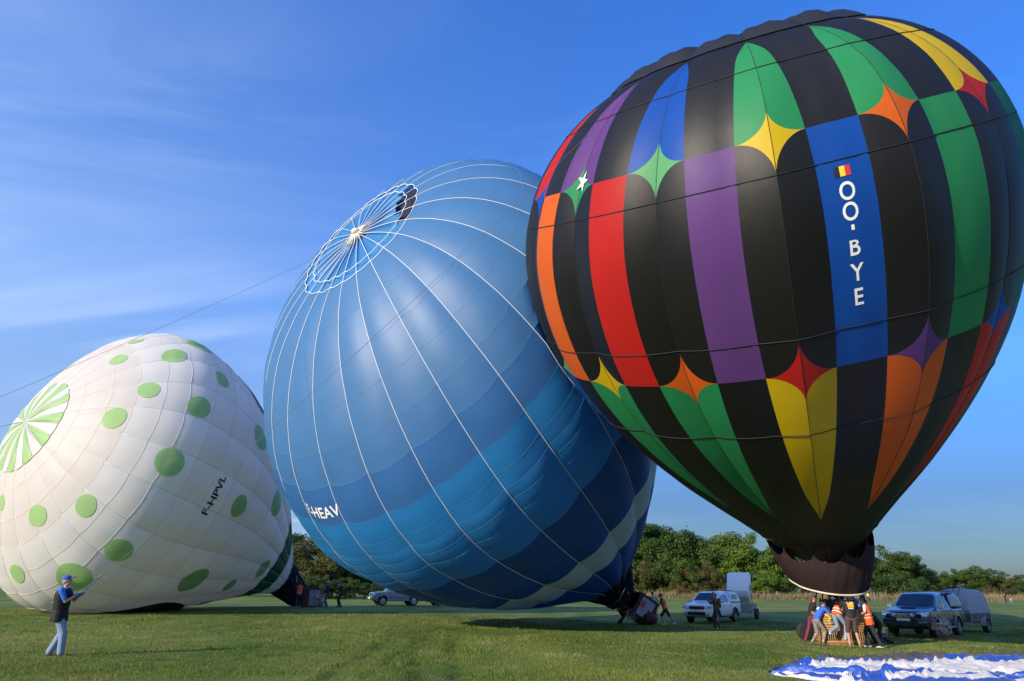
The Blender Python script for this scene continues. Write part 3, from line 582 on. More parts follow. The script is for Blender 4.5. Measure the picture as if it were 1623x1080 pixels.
FB = {'sky': fabric('pale_blue_nylon', (.060, .195, .43), .46, .30, .9, .0, 1.2, .08), 'mid': fabric('pale_blue_less_sheen', (.055, .185, .43), .46, .30, .9, .0, 1.2, .12), 'deep': fabric('pale_blue_no_sheen', (.036, .155, .42), .46, .30, .9, .0, 1.2, .12),  # mid and deep: the same pale blue, painted darker where sheen is absent
      'turq': fabric('turquoise_nylon', (.024, .245, .62), .46, .36, .9, .0, 1.2, .08), 'navy': fabric('deep_blue_nylon', (.004, .080, .32), .46, .3, .7, .0, 1.2, .12), 'pale': fabric('cream_band_nylon', (.52, .58, .58), .5, .3), 'black': fabric('mouth_nylon', (.008, .010, .020), .5, .05)}
bcol = lambda k, j: FB['black' if j < 1 else 'navy' if j < 3 else 'pale' if j < 4 else 'navy' if j < 7 else 'turq' if j < 13 else 'deep' if j < 14 else 'mid' if j < 15 else 'sky']
blab = lambda k, j: {True: 'pale band panel'}.get(j == 3) or ('turquoise panel' if 7 <= j < 13 else 'pale blue panel painted darker for missing sheen' if j in (13,) else 'deep blue panel' if j < 7 and j > 0 else None)
org2 = (float(BB.M[0]), float(BB.M[1]), float(gz(BB.M[0], BB.M[1])))
BAL2 = thing('hot_air_balloon', 'half inflated blue hot air balloon with white tapes, crown leaning towards the viewer', 'hot air balloon', org2)
gore_panels(BB, RW, bcol, BAL2, org2, 6, blab)
for k in range(24):
    tt_ = np.linspace(.012, .9995, 90); BB.tape('load_tape', tt_, BB.ph+k*BB.per+0*tt_, .0145 if facing(BB, .6, BB.ph+k*BB.per) > -.3 else .012, M_WTAPE, BAL2, org2, .015, 4)
g24 = np.linspace(0, 24, 289)
for tv in (.927, .944): BB.tape('ring_tape', 0*g24+tv, BB.ph+g24*BB.per, .020, M_WTAPE, BAL2, org2, .02, 4)
M_SEAM = mat('seam_tape_blue', (.07, .25, .47), .5)
M_SEAM2 = mat('seam_tape_teal', (.02, .20, .42), .5)
for tv in RW[5:19]: BB.tape('seam', 0*g24+tv, BB.ph+g24*BB.per, .0060, M_SEAM if tv > .57 else M_SEAM2, BAL2, org2, .0, 4)
M_VENT = fabric('vent_nylon', (.055, .245, .55), .35, .3, .5, .25, 1.5, .12); M_GAP = mat('painted_vent_shade', (.004, .010, .04), .9)
for k in range(24):
    s = np.linspace(0, 1, 11); v = np.linspace(0, 1, 16); SS, VV = np.meshgrid(s, v)
    gap = k in (7, 8); t0 = .960 if gap else (.950 if k in (6, 9) else .927); T = t0+(.9996-t0)*VV
    wr = (-.13*np.sin(PI*SS)*np.sin(PI*VV)**.7+.05*np.sin(SS*PI*5+k)*np.sin(PI*VV)*(.5+.5*math.sin(k*1.7))-.05)
    BB.patch('vent_panel', T, BB.ph+(k+SS)*BB.per, M_VENT, BAL2, wr, None, org2)
    if k in (6, 7, 8, 9):  # dark sheets behind the gap paint the shade of the inside
        T2 = .927+(.98-.927)*VV; BB.patch('vent_gap_shade', T2, BB.ph+(k+SS)*BB.per, M_GAP, BAL2, -.30, 'dark sheet painting the shade inside the open gap at the vent rim', org2)
b = B(); M_CORD = mat('cream_cord', (.72, .66, .56), .85)
cr_ = BB.P(np.array(.9999), np.array(0.), .05)-np.array(org2)
for k in range(46):
    a = k*2.4; r1 = .25+.5*random.random(); t1 = .9985-.010*random.random()
    p = BB.P(np.array(t1), np.array(BB.ph+a), .03)-np.array(org2); b.tube([cr_+BB.a*.12, (cr_+p)/2+BB.a*.06, p], [.035, .028, .012], 5)
b.ball(cr_+BB.a*.1, (.22, .22, .16), 10, 6); b.build('crown_cords', M_CORD, BAL2, True)
V, F = text_mesh('F-HEAV', .68, .010, .98); decal(BB, V, F,   .590, BB.ph-.455*BB.per, 'registration_letters', M_LET, BAL2, org2, -.03, .015, 'white registration letters F-HEAV just above the turquoise zone')
# dark scoop of the blue balloon hanging from its mouth
def scoop(env, parent, org, target, r1, mt, seg=40, name='scoop'):
    ring = env.P(0*np.linspace(0, 1, seg+1)+.012, np.linspace(0, 2*PI, seg+1), 0.); V = []; tg = np.array(target); c0 = ring[:-1].mean(0)
    for j in range(9):
        v = j/8
        for i in range(seg+1):
            d = ring[i]-c0; p = c0+(tg-c0)*v+d*((1-v)+v*r1/max(np.linalg.norm(d), .1)); p = p+d/np.linalg.norm(d)*.06*math.sin(i*1.9+v*4); p[2] = max(p[2], float(gz(p[0], p[1]))+.04); V.append(p-np.array(org))
    w = seg+1; ii = np.arange(w*9).reshape(9, w); return mobj(name, V, np.stack([ii[:-1, :-1], ii[:-1, 1:], ii[1:, 1:], ii[1:, :-1]], -1).reshape(-1, 4), mt, parent)
M_SCOOP = mat('navy_scoop_cloth', (.010, .014, .035), .8, spec=.2)
BK2 = np.array([7.0, 41.5, gz(7.0, 41.5)+1.15])
scoop(BB, BAL2, org2, BK2+np.array([-.8, -.3, .6]), 1.0, M_SCOOP)
# ---- balloon 3
WB = Env([-13.54478, 48.28227, 4.21379], .24017, .53279, [7.3434, 14.4355, 4.92734, 1.01886, .49808, .37214, .32698, 1.18401, -.40789, -.15491, -.01625, -.00269, -.87855, -2.60978], 1.12, 24, .32682, -.2618, .12, .0)
RWW = np.array([0, .03, .08, .145, .215, .2825, .355, .415, .46, .515, .596, .6575, .7226, .780, .8425, .88609]); WB.rows = RWW; WB.rb = .012; WB.b = .095; WB.nz = .07
FW = {'white': fabric('white_nylon', (.76, .745, .72), .5, .3, .4, .1, 1.1, .04), 'white2': fabric('white_nylon_dim', (.735, .72, .695), .5, .3, .4, .1, 1.1, .04), 'white3': fabric('white_nylon_lit', (.79, .775, .75), .5, .3, .4, .1, 1.1, .04), 'cream': fabric('cream_nylon', (.70, .655, .61), .5, .3, .4, .1, 1.1, .04), 'green': fabric('bottle_green_nylon', (.008, .085, .045), .45, .2), 'navy': fabric('dark_mouth_nylon', (.012, .018, .04), .6, .05)}
wcol = lambda k, j: FW['navy' if j < 1 else 'white' if j < 2 else 'green' if j < 3 else ('white', 'white2', 'white3')[(k*7+j*5+k*j) % 3] if j < 12 else 'cream']  # small tint steps between white panels paint in alternating light and shade
org3 = (float(WB.M[0]), float(WB.M[1]), float(gz(WB.M[0], WB.M[1])))
BAL3 = thing('hot_air_balloon', 'white hot air balloon with light green dots resting on the grass at the left', 'hot air balloon', org3)
gore_panels(WB, RWW, wcol, BAL3, org3, 6, lambda k, j: 'dark green band panel' if j == 2 else None)
M_SEAMW = mat('cream_seam', (.80, .68, .55), .6); M_SEAMG = mat('grey_seam', (.52, .52, .52), .6)
for k in range(24):
    for a_, b_, mt, nm in ((.7226, .886, M_SEAMW, 'seam'), (.02, .7226, M_SEAMG, 'seam')):
        tt_ = np.linspace(a_, b_, 30); WB.tape(nm, tt_, WB.ph+k*WB.per+0*tt_, .014, mt, BAL3, org3, .004, 4)
for tv in RWW[3:]: WB.tape('seam', 0*g24+tv, WB.ph+g24*WB.per, .012, M_SEAMW if tv > .72 else M_SEAMG, BAL3, org3, .0, 4)
M_DOT = fabric('light_green_nylon_dot', (.38, .60, .25), .5, .3, .4, .1, 1.1, .05); M_VW = fabric('valve_white', (.70, .70, .68), .4, .3)
DOTS = [(.7025, 1.597, .4), (.775, 2.33, .37), (.765, 1.3265, .44), (.64, 1.1519, .58), (.5375, 1.3701, .72), (.4975, .9948, .56), (.7, .7592, .5), (.5625, .6632, .57), (.755, .4625, .53), (.3775, .7592, .72), (.585, .2356, .65), (.695, -.2793, .47), (.7575, -.6632, .5), (.815, -1.2479, .35), (.3775, .1745, .58), (.26, .4451, .72), (.5575, -.3752, .58), (.585, -.6894, .79), (.66, -1.0908, .46), (.555, -1.4312, .42), (.36, -.4625, .8), (.245, -.5323, .45), (.18, -.2356, .59), (.035, -1.1781, .35), (.225, -1.0559, .54),
        (.62, 2.3, .6), (.45, 2.6, .6), (.55, 3.1, .6), (.3, 2.2, .6), (.7, 2.9, .5), (.35, 3.3, .6), (.65, -2.2, .6), (.5, -2.7, .6)]
for t0, p0, r0 in DOTS:
    r_, a_ = np.meshgrid(np.linspace(0, 1, 8), np.linspace(0, 2*PI, 37)); x = r0*1.12*r_*np.cos(a_); y = r0*1.12*r_*np.sin(a_)
    e = 1e-3; dt = np.linalg.norm(WB.raw(np.array(t0+e), np.array(p0))-WB.raw(np.array(t0-e), np.array(p0)))/(2*e); dp = np.linalg.norm(WB.raw(np.array(t0), np.array(p0+e))-WB.raw(np.array(t0), np.array(p0-e)))/(2*e)
    WB.patch('dot', t0+y/dt, p0+x/dp, M_DOT, BAL3, .02, None, org3)
for t0, p0, hp, ht in ((.36, 1.68, .55, .085), (.355, -1.27, .50, .095)):
    r_, a_ = np.meshgrid(np.linspace(0, 1, 14), np.linspace(0, 2*PI, 61)); WB.patch('emblem_patch', t0+ht*r_*np.sin(a_), p0+hp*r_*np.cos(a_), FW['green'], BAL3, .03, 'large bottle green rounded patch on the side of the white balloon', org3)
for k in range(24):
    s = np.linspace(0, 1, 7); v = np.linspace(0, 1, 14); SS, VV = np.meshgrid(s, v); T = .878+(.9996-.878)*VV
    WB.patch('valve_panel', T, WB.ph+(k+SS)*WB.per, M_DOT if k % 2 else M_VW, BAL3, .04+.09*np.sin(PI*SS)*np.sin(PI*VV)+.05*np.sin(SS*9+k*2)*np.sin(PI*VV)*.5, 'light green valve panel' if k % 2 else 'white valve panel', org3)
    tt_ = np.linspace(.88, .9995, 14); WB.tape('valve_tape', tt_, WB.ph+k*WB.per+0*tt_, .010, M_SEAMG, BAL3, org3, .06, 4)
M_DARKL = mat('dark_lettering', (.02, .02, .035), .6)
V, F = text_mesh('F-HPVL', .64, .018, 1.12); decal(WB, V, F, .4425, .163, 'registration_letters', M_DARKL, BAL3, org3, 0, .015, 'dark registration letters F-HPVL')
BK3 = np.array([-15.6, 54.3, gz(-15.6, 54.3)+.75])
scoop(WB, BAL3, org3, BK3, .85, M_SCOOP)
# crown lines
M_ROPE = mat('rope', (.15, .145, .16), .9); M_ROPEL = mat('pale_rope', (.45, .42, .38), .9)
def rope(p0, p1, sag, r, mt, name, label, n=24, cat='rope'):
    p0, p1 = np.array(p0, float), np.array(p1, float); pts = []
    for i in range(n+1):
        u = i/n; p = p0+(p1-p0)*u; p[2] -= sag*4*u*(1-u); pts.append(p)
    b = B(); b.tube(pts, r, 5); o = b.build(name, mt, None, True); return tag(o, label, cat)
HAND = np.array([-9.98, 17.86, 1.84])
rA = RB.P(np.array(.93), np.array(RB.ph-1.6*RB.per), .3)
rope(HAND+np.array([.62, .0, .46]), rA, .35, .0085, M_ROPE, 'crown_line', 'thin dark line from the hands of the capped man up to the black balloon')
rope(BB.P(np.array(.967), np.array(BB.ph-4.5*BB.per), .15), (-16.6, 18.0, 5.0), .1, .006, M_ROPE, 'crown_line', 'thin line from the crown of the blue balloon out of the left side')
rope(WB.P(np.array(.9999), np.array(0.), .15), (-48, 32, 4.4), .3, .012, M_ROPE, 'crown_line', 'thin line from the crown of the white dotted balloon to the left edge')
# ------------------------------------------------------------------ vehicles
M_GLASS = mat('tinted_glass', (.012, .018, .024), .06, 0, .8, coat=.4); M_TYRE = mat('tyre_rubber', (.018, .018, .018), .85); M_ALLOY = mat('alloy', (.42, .43, .45), .32, .9)
M_BLKP = mat('black_plastic', (.018, .018, .020), .6); M_CHR = mat('chrome', (.72, .73, .75), .15, 1); M_LAMP = mat('headlamp_glass', (.62, .64, .66), .08, .3, .8, coat=.6); M_PLATE = mat('plate_white', (.72, .73, .70), .5); M_RED = mat('tail_lamp', (.35, .01, .01), .25)
M_AMBER = mat('amber_lens', (.6, .22, .03), .25)
def wheel(parent, x, y, r, side):
    w = .235; b = B(); s = -1 if side < 0 else 1
    b.lathe([(r*.62, -w/2), (r*.90, -w/2), (r*.985, -w*.36), (r, -w*.15), (r, w*.15), (r*.985, w*.36), (r*.90, w/2), (r*.62, w/2), (r*.62, -w/2)], (0, 0, 0), 'y', 26)
    o = b.build('wheel', M_TYRE, parent, 'auto'); o.location = (x, y, r)
    b = B(); yo = s*w*.40; b.lathe([(.03, yo), (r*.20, yo*1.05), (r*.22, yo*.8), (r*.56, yo*.55), (r*.58, yo), (r*.64, yo*1.12), (r*.64, 0)], (0, 0, 0), 'y', 26)
    for k in range(6):
        a = k*PI/3; b.box((math.cos(a)*r*.38, yo*.95, math.sin(a)*r*.38), (r*.42, .03, r*.13), Matrix.Rotation(-a, 3, 'Y'))
    link_o = b.build('rim', M_ALLOY, o, 'auto')
    b = B(); b.lathe([(.001, yo*.35), (r*.6, yo*.35)], (0, 0, 0), 'y', 20); b.build('brake_recess', M_BLKP, o)
def pl(*pts):
    xs = [p[0] for p in pts]; zs = [p[1] for p in pts]; return lambda x: float(np.interp(x, xs, zs))
class Car:
    def __init__(s, x0, x1, zb, belt, top, hw, tum, axles, wr, zax=None):
        s.x0, s.x1, s.zb, s.belt, s.top, s.hw, s.tum, s.ax, s.wr = x0, x1, zb, belt, top, hw, tum, axles, wr
    def sec(s, x):
        hw = s.hw(x); zb = s.zb(x)
        for a in s.ax:
            d = abs(x-a); Ra = s.wr+.085
            if d < Ra: zb = max(zb, s.wr+math.sqrt(Ra*Ra-d*d))
        zt = s.top(x); be = min(s.belt(x), zt-.05); h = zt-be; r = min(.13, h*.8)
        zb = min(zb, be-.12); zm = max(zb+.04, .62*be+.0)
        zm = min(zm, be-.08)
        return [(0, zb), (hw*.90, zb), (hw*.985, min(zb+.10, zm-.01)), (hw, zm), (hw*.985, be-.035), (hw*.95, be), (hw*.95-s.tum*max(h-r, 0)-.01, zt-r), (hw*.95-s.tum*h-.05, zt-r*.35), (hw*.95-s.tum*h-.16, zt), (0, zt+.018)]
    def side(s, x, z):
        q = s.sec(x)[1:8]; return float(np.interp(z, [p[1] for p in q], [p[0] for p in q]))
    def body(s, name, m, parent):
        xs = set(np.linspace(s.x0, s.x1, 46))
        for a in s.ax: xs |= set(a+(s.wr+.085)*np.sin(np.linspace(-PI/2, PI/2, 15)))
        xs = sorted(x for x in xs if s.x0 <= x <= s.x1); R = []
        for x in xs:
            q = s.sec(x); R.append([(x, -y, z) for y, z in q]+[(x, y, z) for y, z in q[::-1][1:-1]])
        b = B(); b.loft(R); o = b.build(name, m, parent, 'auto'); return o
    def pane(s, poly, name, m, parent, side, off=.008, n=8, lab=None):
        """flat polygon given in x,z, wrapped on the car side"""
        poly = [Vector((p[0], p[1], 0)) for p in poly]; bm = bmesh.new(); f = bm.faces.new([bm.verts.new(p) for p in poly])
        bmesh.ops.triangulate(bm, faces=[f]); bmesh.ops.subdivide_edges(bm, edges=bm.edges[:], cuts=3, use_grid_fill=True)
        V = [(v.co.x, side*(s.side(v.co.x, v.co.y)+off), v.co.y) for v in bm.verts]; F = [tuple(v.index for v in f.verts) for f in bm.faces]; bm.free()
        o = mobj(name, V, F, m, parent); 
        if lab: o['label'] = lab
        return o
    def topane(s, xa, xb, name, m, parent, ins=.17, off=.010):
        xs = np.linspace(xa, xb, 8); V = []; n = 9
        for x in xs:
            q = s.sec(x); yy = [p[0] for p in q[5:]][::-1]; zz_ = [p[1] for p in q[5:]][::-1]; wmax = q[8][0]+.10-ins+.09
            for v in np.linspace(-1, 1, n): y = v*wmax; V.append((x-.004, y, float(np.interp(abs(y), yy, zz_))+off))
        ii = np.arange(8*n).reshape(8, n); return mobj(name, V, np.stack([ii[:-1, :-1], ii[:-1, 1:], ii[1:, 1:], ii[1:, :-1]], -1).reshape(-1, 4), m, parent)
def paint(name, c, met=.3, rough=.28): return mat(name, c, rough, met, .6, coat=.8)
def pickup(label, loc, rz, P_, open_door, bull=False, hood_scoop=False, group=None):
    t = thing('pickup_truck', label, 'pickup truck', loc, rz, group)
    L = 5.2; zb = pl((0, .48), (.3, .40), (1.4, .40), (3.4, .42), (L, .50)); hw = pl((0, .70), (.05, .78), (.2, .86), (.6, .905), (4.9, .905), (L, .87))
    cab = Car(0, 3.42, zb, pl((0, .99), (.5, 1.06), (1.2, 1.12), (3.4, 1.16)), pl((0, .93), (.06, 1.02), (.3, 1.09), (1.05, 1.21), (1.22, 1.23), (1.98, 1.73), (2.25, 1.79), (3.0, 1.80), (3.42, 1.76)), hw, .24, (.92, 4.0), .385)
    bed = Car(3.43, L, zb, pl((3.4, 1.12), (L, 1.14)), pl((3.4, 1.17), (L, 1.19)), hw, .05, (.92, 4.0), .385)
    cab.body('cab', P_, t); bed.body('load_bed', P_, t)
    can = Car(3.45, L-.05, pl((3.4, 1.19), (L, 1.20)), pl((3.4, 1.30), (L, 1.30)), pl((3.4, 1.77), (3.7, 1.82), (4.7, 1.82), (4.95, 1.76), (L, 1.35)), pl((3.4, .86), (L, .86)), .16, (), .385)
    can.sec = (lambda S: (lambda x: [(0, 1.2), (.86, 1.2), (.862, 1.22), (.862, 1.27), (.86, 1.30), (.85, 1.33)]+[(.85-.17*max(S.top(x)-.13-1.33, 0), max(S.top(x)-.13, 1.34)), (.80-.17*(S.top(x)-1.33), S.top(x)-.04), (.66-.1*(S.top(x)-1.33), S.top(x)), (0, S.top(x)+.02)]))(can)
    cn = can.body('canopy', P_, t)
    for sd_ in (-1, 1):
        can.pane([(3.62, 1.36), (4.72, 1.36), (4.62, 1.66), (3.70, 1.68)], 'canopy_window', M_GLASS, t, sd_)
        for (xa, xb, f0) in ((1.30, 2.22, 1), (2.26, 3.18, 0)):
            z0 = .50; d = cab.pane([(xa, .50), (xb if f0 else 2.95, .50), (xb if f0 else 3.02, .72), (xb if f0 else 3.18, .85), (xb, 1.10), (xa+(.02 if f0 else 0), 1.10)], 'door', P_, t, sd_, .006)
            hd = B(); hd.box((xb-.14, sd_*(cab.side(xb-.14, .96)+.035), .96), (.20, .035, .035)); hd.build('handle', M_CHR, d, False, .006)
            wp = [(1.46, 1.20), (2.20, 1.20), (2.20, 1.67), (2.04, 1.66)] if f0 else [(2.30, 1.20), (3.14, 1.20), (3.06, 1.64), (2.30, 1.68)]
            cab.pane(wp, 'window', M_GLASS, d, sd_, .008)
        mb = B(); mb.box((1.55, sd_*(1.02), 1.24), (.10, .24, .17)); mb.box((1.55, sd_*.93, 1.18), (.06, .14, .05)); mb.build('mirror', M_CHR if hood_scoop else P_, t, 'auto', .02)
        sb = B(); sb.tube([(1.35, sd_*.93, .40), (3.15, sd_*.93, .40)], .045, 8); sb.build('side_step', M_CHR if hood_scoop else M_BLKP, t, True)
        for a in (.92, 4.0):
            fl = B(); R_ = [[(a+math.cos(q)*rr, sd_*(.895+yy), .385+math.sin(q)*rr) for rr, yy in ((.47, -.03), (.47, .045), (.53, .040), (.55, -.01))] for q in np.linspace(-.05, PI+.05, 17)]; fl.loft(R_); fl.build('wheel_arch', P_ if hood_scoop else M_BLKP, t, 'auto')
            wheel(t, a, sd_*.80, .385, sd_)
        hl = B(); hl.prism([(.02, .86), (.30, .90), (.40, 1.05), (.12, 1.04), (.03, .99)], sd_*.48, sd_*.885); hl.build('headlight', M_LAMP, t, False, .012)
        fg = B(); fg.lathe([(.001, -.02), (.07, -.02), (.085, .0), (.085, .06)], (-.0, sd_*.66, .60), 'x', 14); fg.build('fog_light', M_LAMP, t, 'auto')
        tl = B(); tl.box((L+.0, sd_*.80, .98), (.05, .12, .34)); tl.build('tail_light', M_RED, t, False, .01)
        if hood_scoop:
            lp = B(); lp.lathe([(.001, -.10), (.07, -.09), (.085, -.05), (.06, .03)], (-.02, sd_*.36, .90), 'x', 14); lp.build('spot_lamp', M_LAMP, t, 'auto')
    cab.topane(1.30, 1.93, 'windscreen', M_GLASS, t)
    g = B(); g.box((.005, 0, .90), (.07, .92, .17)); 
    g.build('grille', M_BLKP, t, False, .01)
    for z in (.85, .90, .95): bb_ = B(); bb_.box((-.035, 0, z), (.02, .88, .014)); bb_.build('grille_bar', M_CHR, t)
    em = B(); 
    if hood_scoop: 
        em.lathe([(.05, -.012), (.06, 0), (.05, .012)], (-.05, 0, .90), 'x', 16)
    else:
        for a in (PI/2, PI/2+2*PI/3, PI/2-2*PI/3): em.add([(-.055, math.cos(a)*.005, .90+math.sin(a)*.005), (-.055, math.cos(a+.5)*.045, .90+math.sin(a+.5)*.045), (-.055, math.cos(a)*.085, .90+math.sin(a)*.085), (-.055, math.cos(a-.5)*.045, .90+math.sin(a-.5)*.045)], [(0, 1, 2, 3)])
    em.build('emblem', M_CHR, t)
    bp = B(); bp.prism([(-.10, .56), (-.08, .74), (.05, .80), (.35, .80), (.42, .42), (.05, .40)], -.84, .84); bp.build('front_bumper', P_, t, 'auto', .03)
    it = B(); it.box((-.10, 0, .57), (.05, 1.10, .20)); it.build('air_intake', M_BLKP, t, False, .01)
    ip = B(); ip.box((-.115, 0, .73), (.02, .52, .11)); ip.build('number_plate', M_PLATE, t)
    ip = B(); 
    for k in range(7): ip.box((-.128, -.19+k*.06, .73), (.004, .032, .06))
    rb_ = B(); rb_.box((L+.03, 0, .60), (.12, 1.6, .18)); rb_.build('rear_bumper', M_BLKP, t, False, .02)
    un = B(); un.box((2.5, 0, .52), (4.7, 1.24, .34)); un.build('underbody', M_BLKP, t)
    wp_ = B(); wp_.tube([(1.30, -.1, 1.30), (1.62, -.6, 1.51)], .010, 4); wp_.tube([(1.30, .35, 1.30), (1.62, -.1, 1.51)], .010, 4); wp_.build('wiper', M_BLKP, t)
    an = B(); an.tube([(2.1, 0, 1.81), (2.25, 0, 2.0)], .008, 4); an.build('aerial', M_BLKP, t)
    if hood_scoop:
        hs_ = B(); hs_.prism([(.55, 1.12), (.60, 1.19), (1.0, 1.235), (1.05, 1.20)], -.27, .27); hs_.build('bonnet_scoop', M_BLKP, t, False, .015)
    for z in ((3.55, 4.75),):
        for sd_ in (-1, 1): rr = B(); rr.tube([(z[0], sd_*.55, 1.83), (z[0]+.05, sd_*.55, 1.88), (z[1]-.05, sd_*.55, 1.88), (z[1], sd_*.55, 1.83)], .018, 6); rr.build('roof_rail', M_BLKP, t)
    if open_door:
        od = B(); od.box((4.40, 0, 0), (1.5, .04, .75)); 
        dd = B(); dd.prism([(3.75, 0), (5.35, 0), (5.15, .03), (3.8, .03)], -.3, .3)
        q = B(); q.box((4.75, -.62, 2.03), (1.45, .95, .045), Matrix.Rotation(rad(-13), 3, 'X') @ Matrix.Rotation(rad(-4), 3, 'Y')); o = q.build('canopy_door', P_, t, False, .015); o['label'] = 'raised canopy door sticking up above the roof'
        for xx in (4.2, 5.2): st = B(); st.tube([(xx, -.72, 1.70), (xx, -.9, 2.0)], .012, 5); st.build('door_strut', M_BLKP, t)
    return t
P_NAVY = paint('navy_paint', (.006, .016, .048), .25); P_WHITE = paint('white_paint', (.62, .64, .67), .0, .3); P_SILV = paint('silver_paint', (.23, .26, .32), .5, .32)
NAVY = pickup('dark navy pickup truck with black bonnet scoop and open canopy beside the wicker basket', G(16.72, 30.75), math.atan2(.69, .74), P_NAVY, True, hood_scoop=True)
NAVY.location = Vector(G(17.35, 31.6))-Vector((math.cos(NAVY.rotation_euler.z)*.92+math.sin(NAVY.rotation_euler.z)*-.80*-1*0, math.sin(NAVY.rotation_euler.z)*.92, 0))
WHITE = pickup('white pickup truck with a white canopy facing the viewer, behind the man with a backpack', G(11.2, 43.6), math.atan2(.80, .60), P_WHITE, False)
# silver off-roader half hidden under the blue balloon
def offroader(label, loc, rz):
    t = thing('parked_car', label, 'car', loc, rz); L = 4.6
    zb = pl((0, .50), (.3, .42), (4.2, .42), (L, .50)); hw = pl((0, .72), (.06, .80), (.25, .87), (4.3, .88), (L, .82))
    c = Car(0, L, zb, pl((0, .98), (1.2, 1.10), (L, 1.14)), pl((0, .95), (.08, 1.04), (.9, 1.12), (1.18, 1.14), (1.85, 1.74), (2.2, 1.82), (4.1, 1.82), (4.45, 1.72), (L, 1.2)), hw, .20, (.85, 3.55), .385)
    c.body('body', P_SILV, t)
    for sd_ in (-1, 1):
        for xa, xb, wp in ((1.25, 2.15, [(1.42, 1.16), (2.12, 1.16), (2.12, 1.68), (1.92, 1.68)]), (2.19, 3.05, [(2.22, 1.16), (3.05, 1.16), (3.05, 1.70), (2.22, 1.70)])):
            d = c.pane([(xa, .50), (xb, .50), (xb, 1.08), (xa, 1.08)], 'door', P_SILV, t, sd_, .006); c.pane(wp, 'window', M_GLASS, d, sd_); h = B(); h.box((xb-.12, sd_*(c.side(xb-.1, .98)+.03), .98), (.18, .03, .03)); h.build('handle', M_BLKP, d)
        c.pane([(3.12, 1.18), (4.05, 1.18), (3.95, 1.68), (3.12, 1.70)], 'rear_window', M_GLASS, t, sd_)
        for a in (.85, 3.55):
            fl = B(); R_ = [[(a+math.cos(q)*rr, sd_*(.87+yy), .385+math.sin(q)*rr) for rr, yy in ((.47, -.03), (.47, .05), (.55, .045), (.57, -.01))] for q in np.linspace(-.05, PI+.05, 17)]; fl.loft(R_); fl.build('wheel_arch', P_SILV, t, 'auto'); wheel(t, a, sd_*.77, .385, sd_)
        hl = B(); hl.prism([(.0, .80), (.22, .82), (.26, .97), (.06, .98)], sd_*.48, sd_*.86); hl.build('headlight', M_LAMP, t, False, .012)
        fg = B(); fg.box((-.09, sd_*.60, .62), (.03, .22, .12)); fg.build('fog_light', M_LAMP, t, False, .01)
        mb = B(); mb.box((1.45, sd_*.99, 1.20), (.10, .22, .15)); mb.build('mirror', P_SILV, t, False, .02)
        sb = B(); sb.box((2.2, sd_*.90, .44), (2.0, .16, .05)); sb.build('side_step', M_ALLOY, t, False, .01)
    c.topane(1.22, 1.82, 'windscreen', M_GLASS, t)
    g = B(); g.box((.0, 0, .89), (.06, .80, .16)); g.build('grille', M_BLKP, t, False, .01)
    e_ = B(); e_.lathe([(.001, -.03), (.05, -.03), (.05, .01)], (-.02, 0, .89), 'x', 12); e_.build('emblem', M_CHR, t)
    bp = B(); bp.prism([(-.10, .50), (-.08, .70), (.05, .76), (.30, .76), (.36, .44)], -.84, .84); bp.build('front_bumper', P_SILV, t, 'auto', .03); it = B(); it.box((-.10, 0, .61), (.04, .86, .16)); it.build('air_intake', M_BLKP, t)
    ip = B(); ip.box((-.125, 0, .60), (.01, .52, .11)); ip.build('number_plate', M_PLATE, t); un = B(); un.box((2.3, 0, .52), (4.2, 1.2, .34)); un.build('underbody', M_BLKP, t)
    return t
CAR = offroader('silver off-road car partly hidden under the lower edge of the blue balloon', G(-11.75, 62.2), math.atan2(.40, .92))
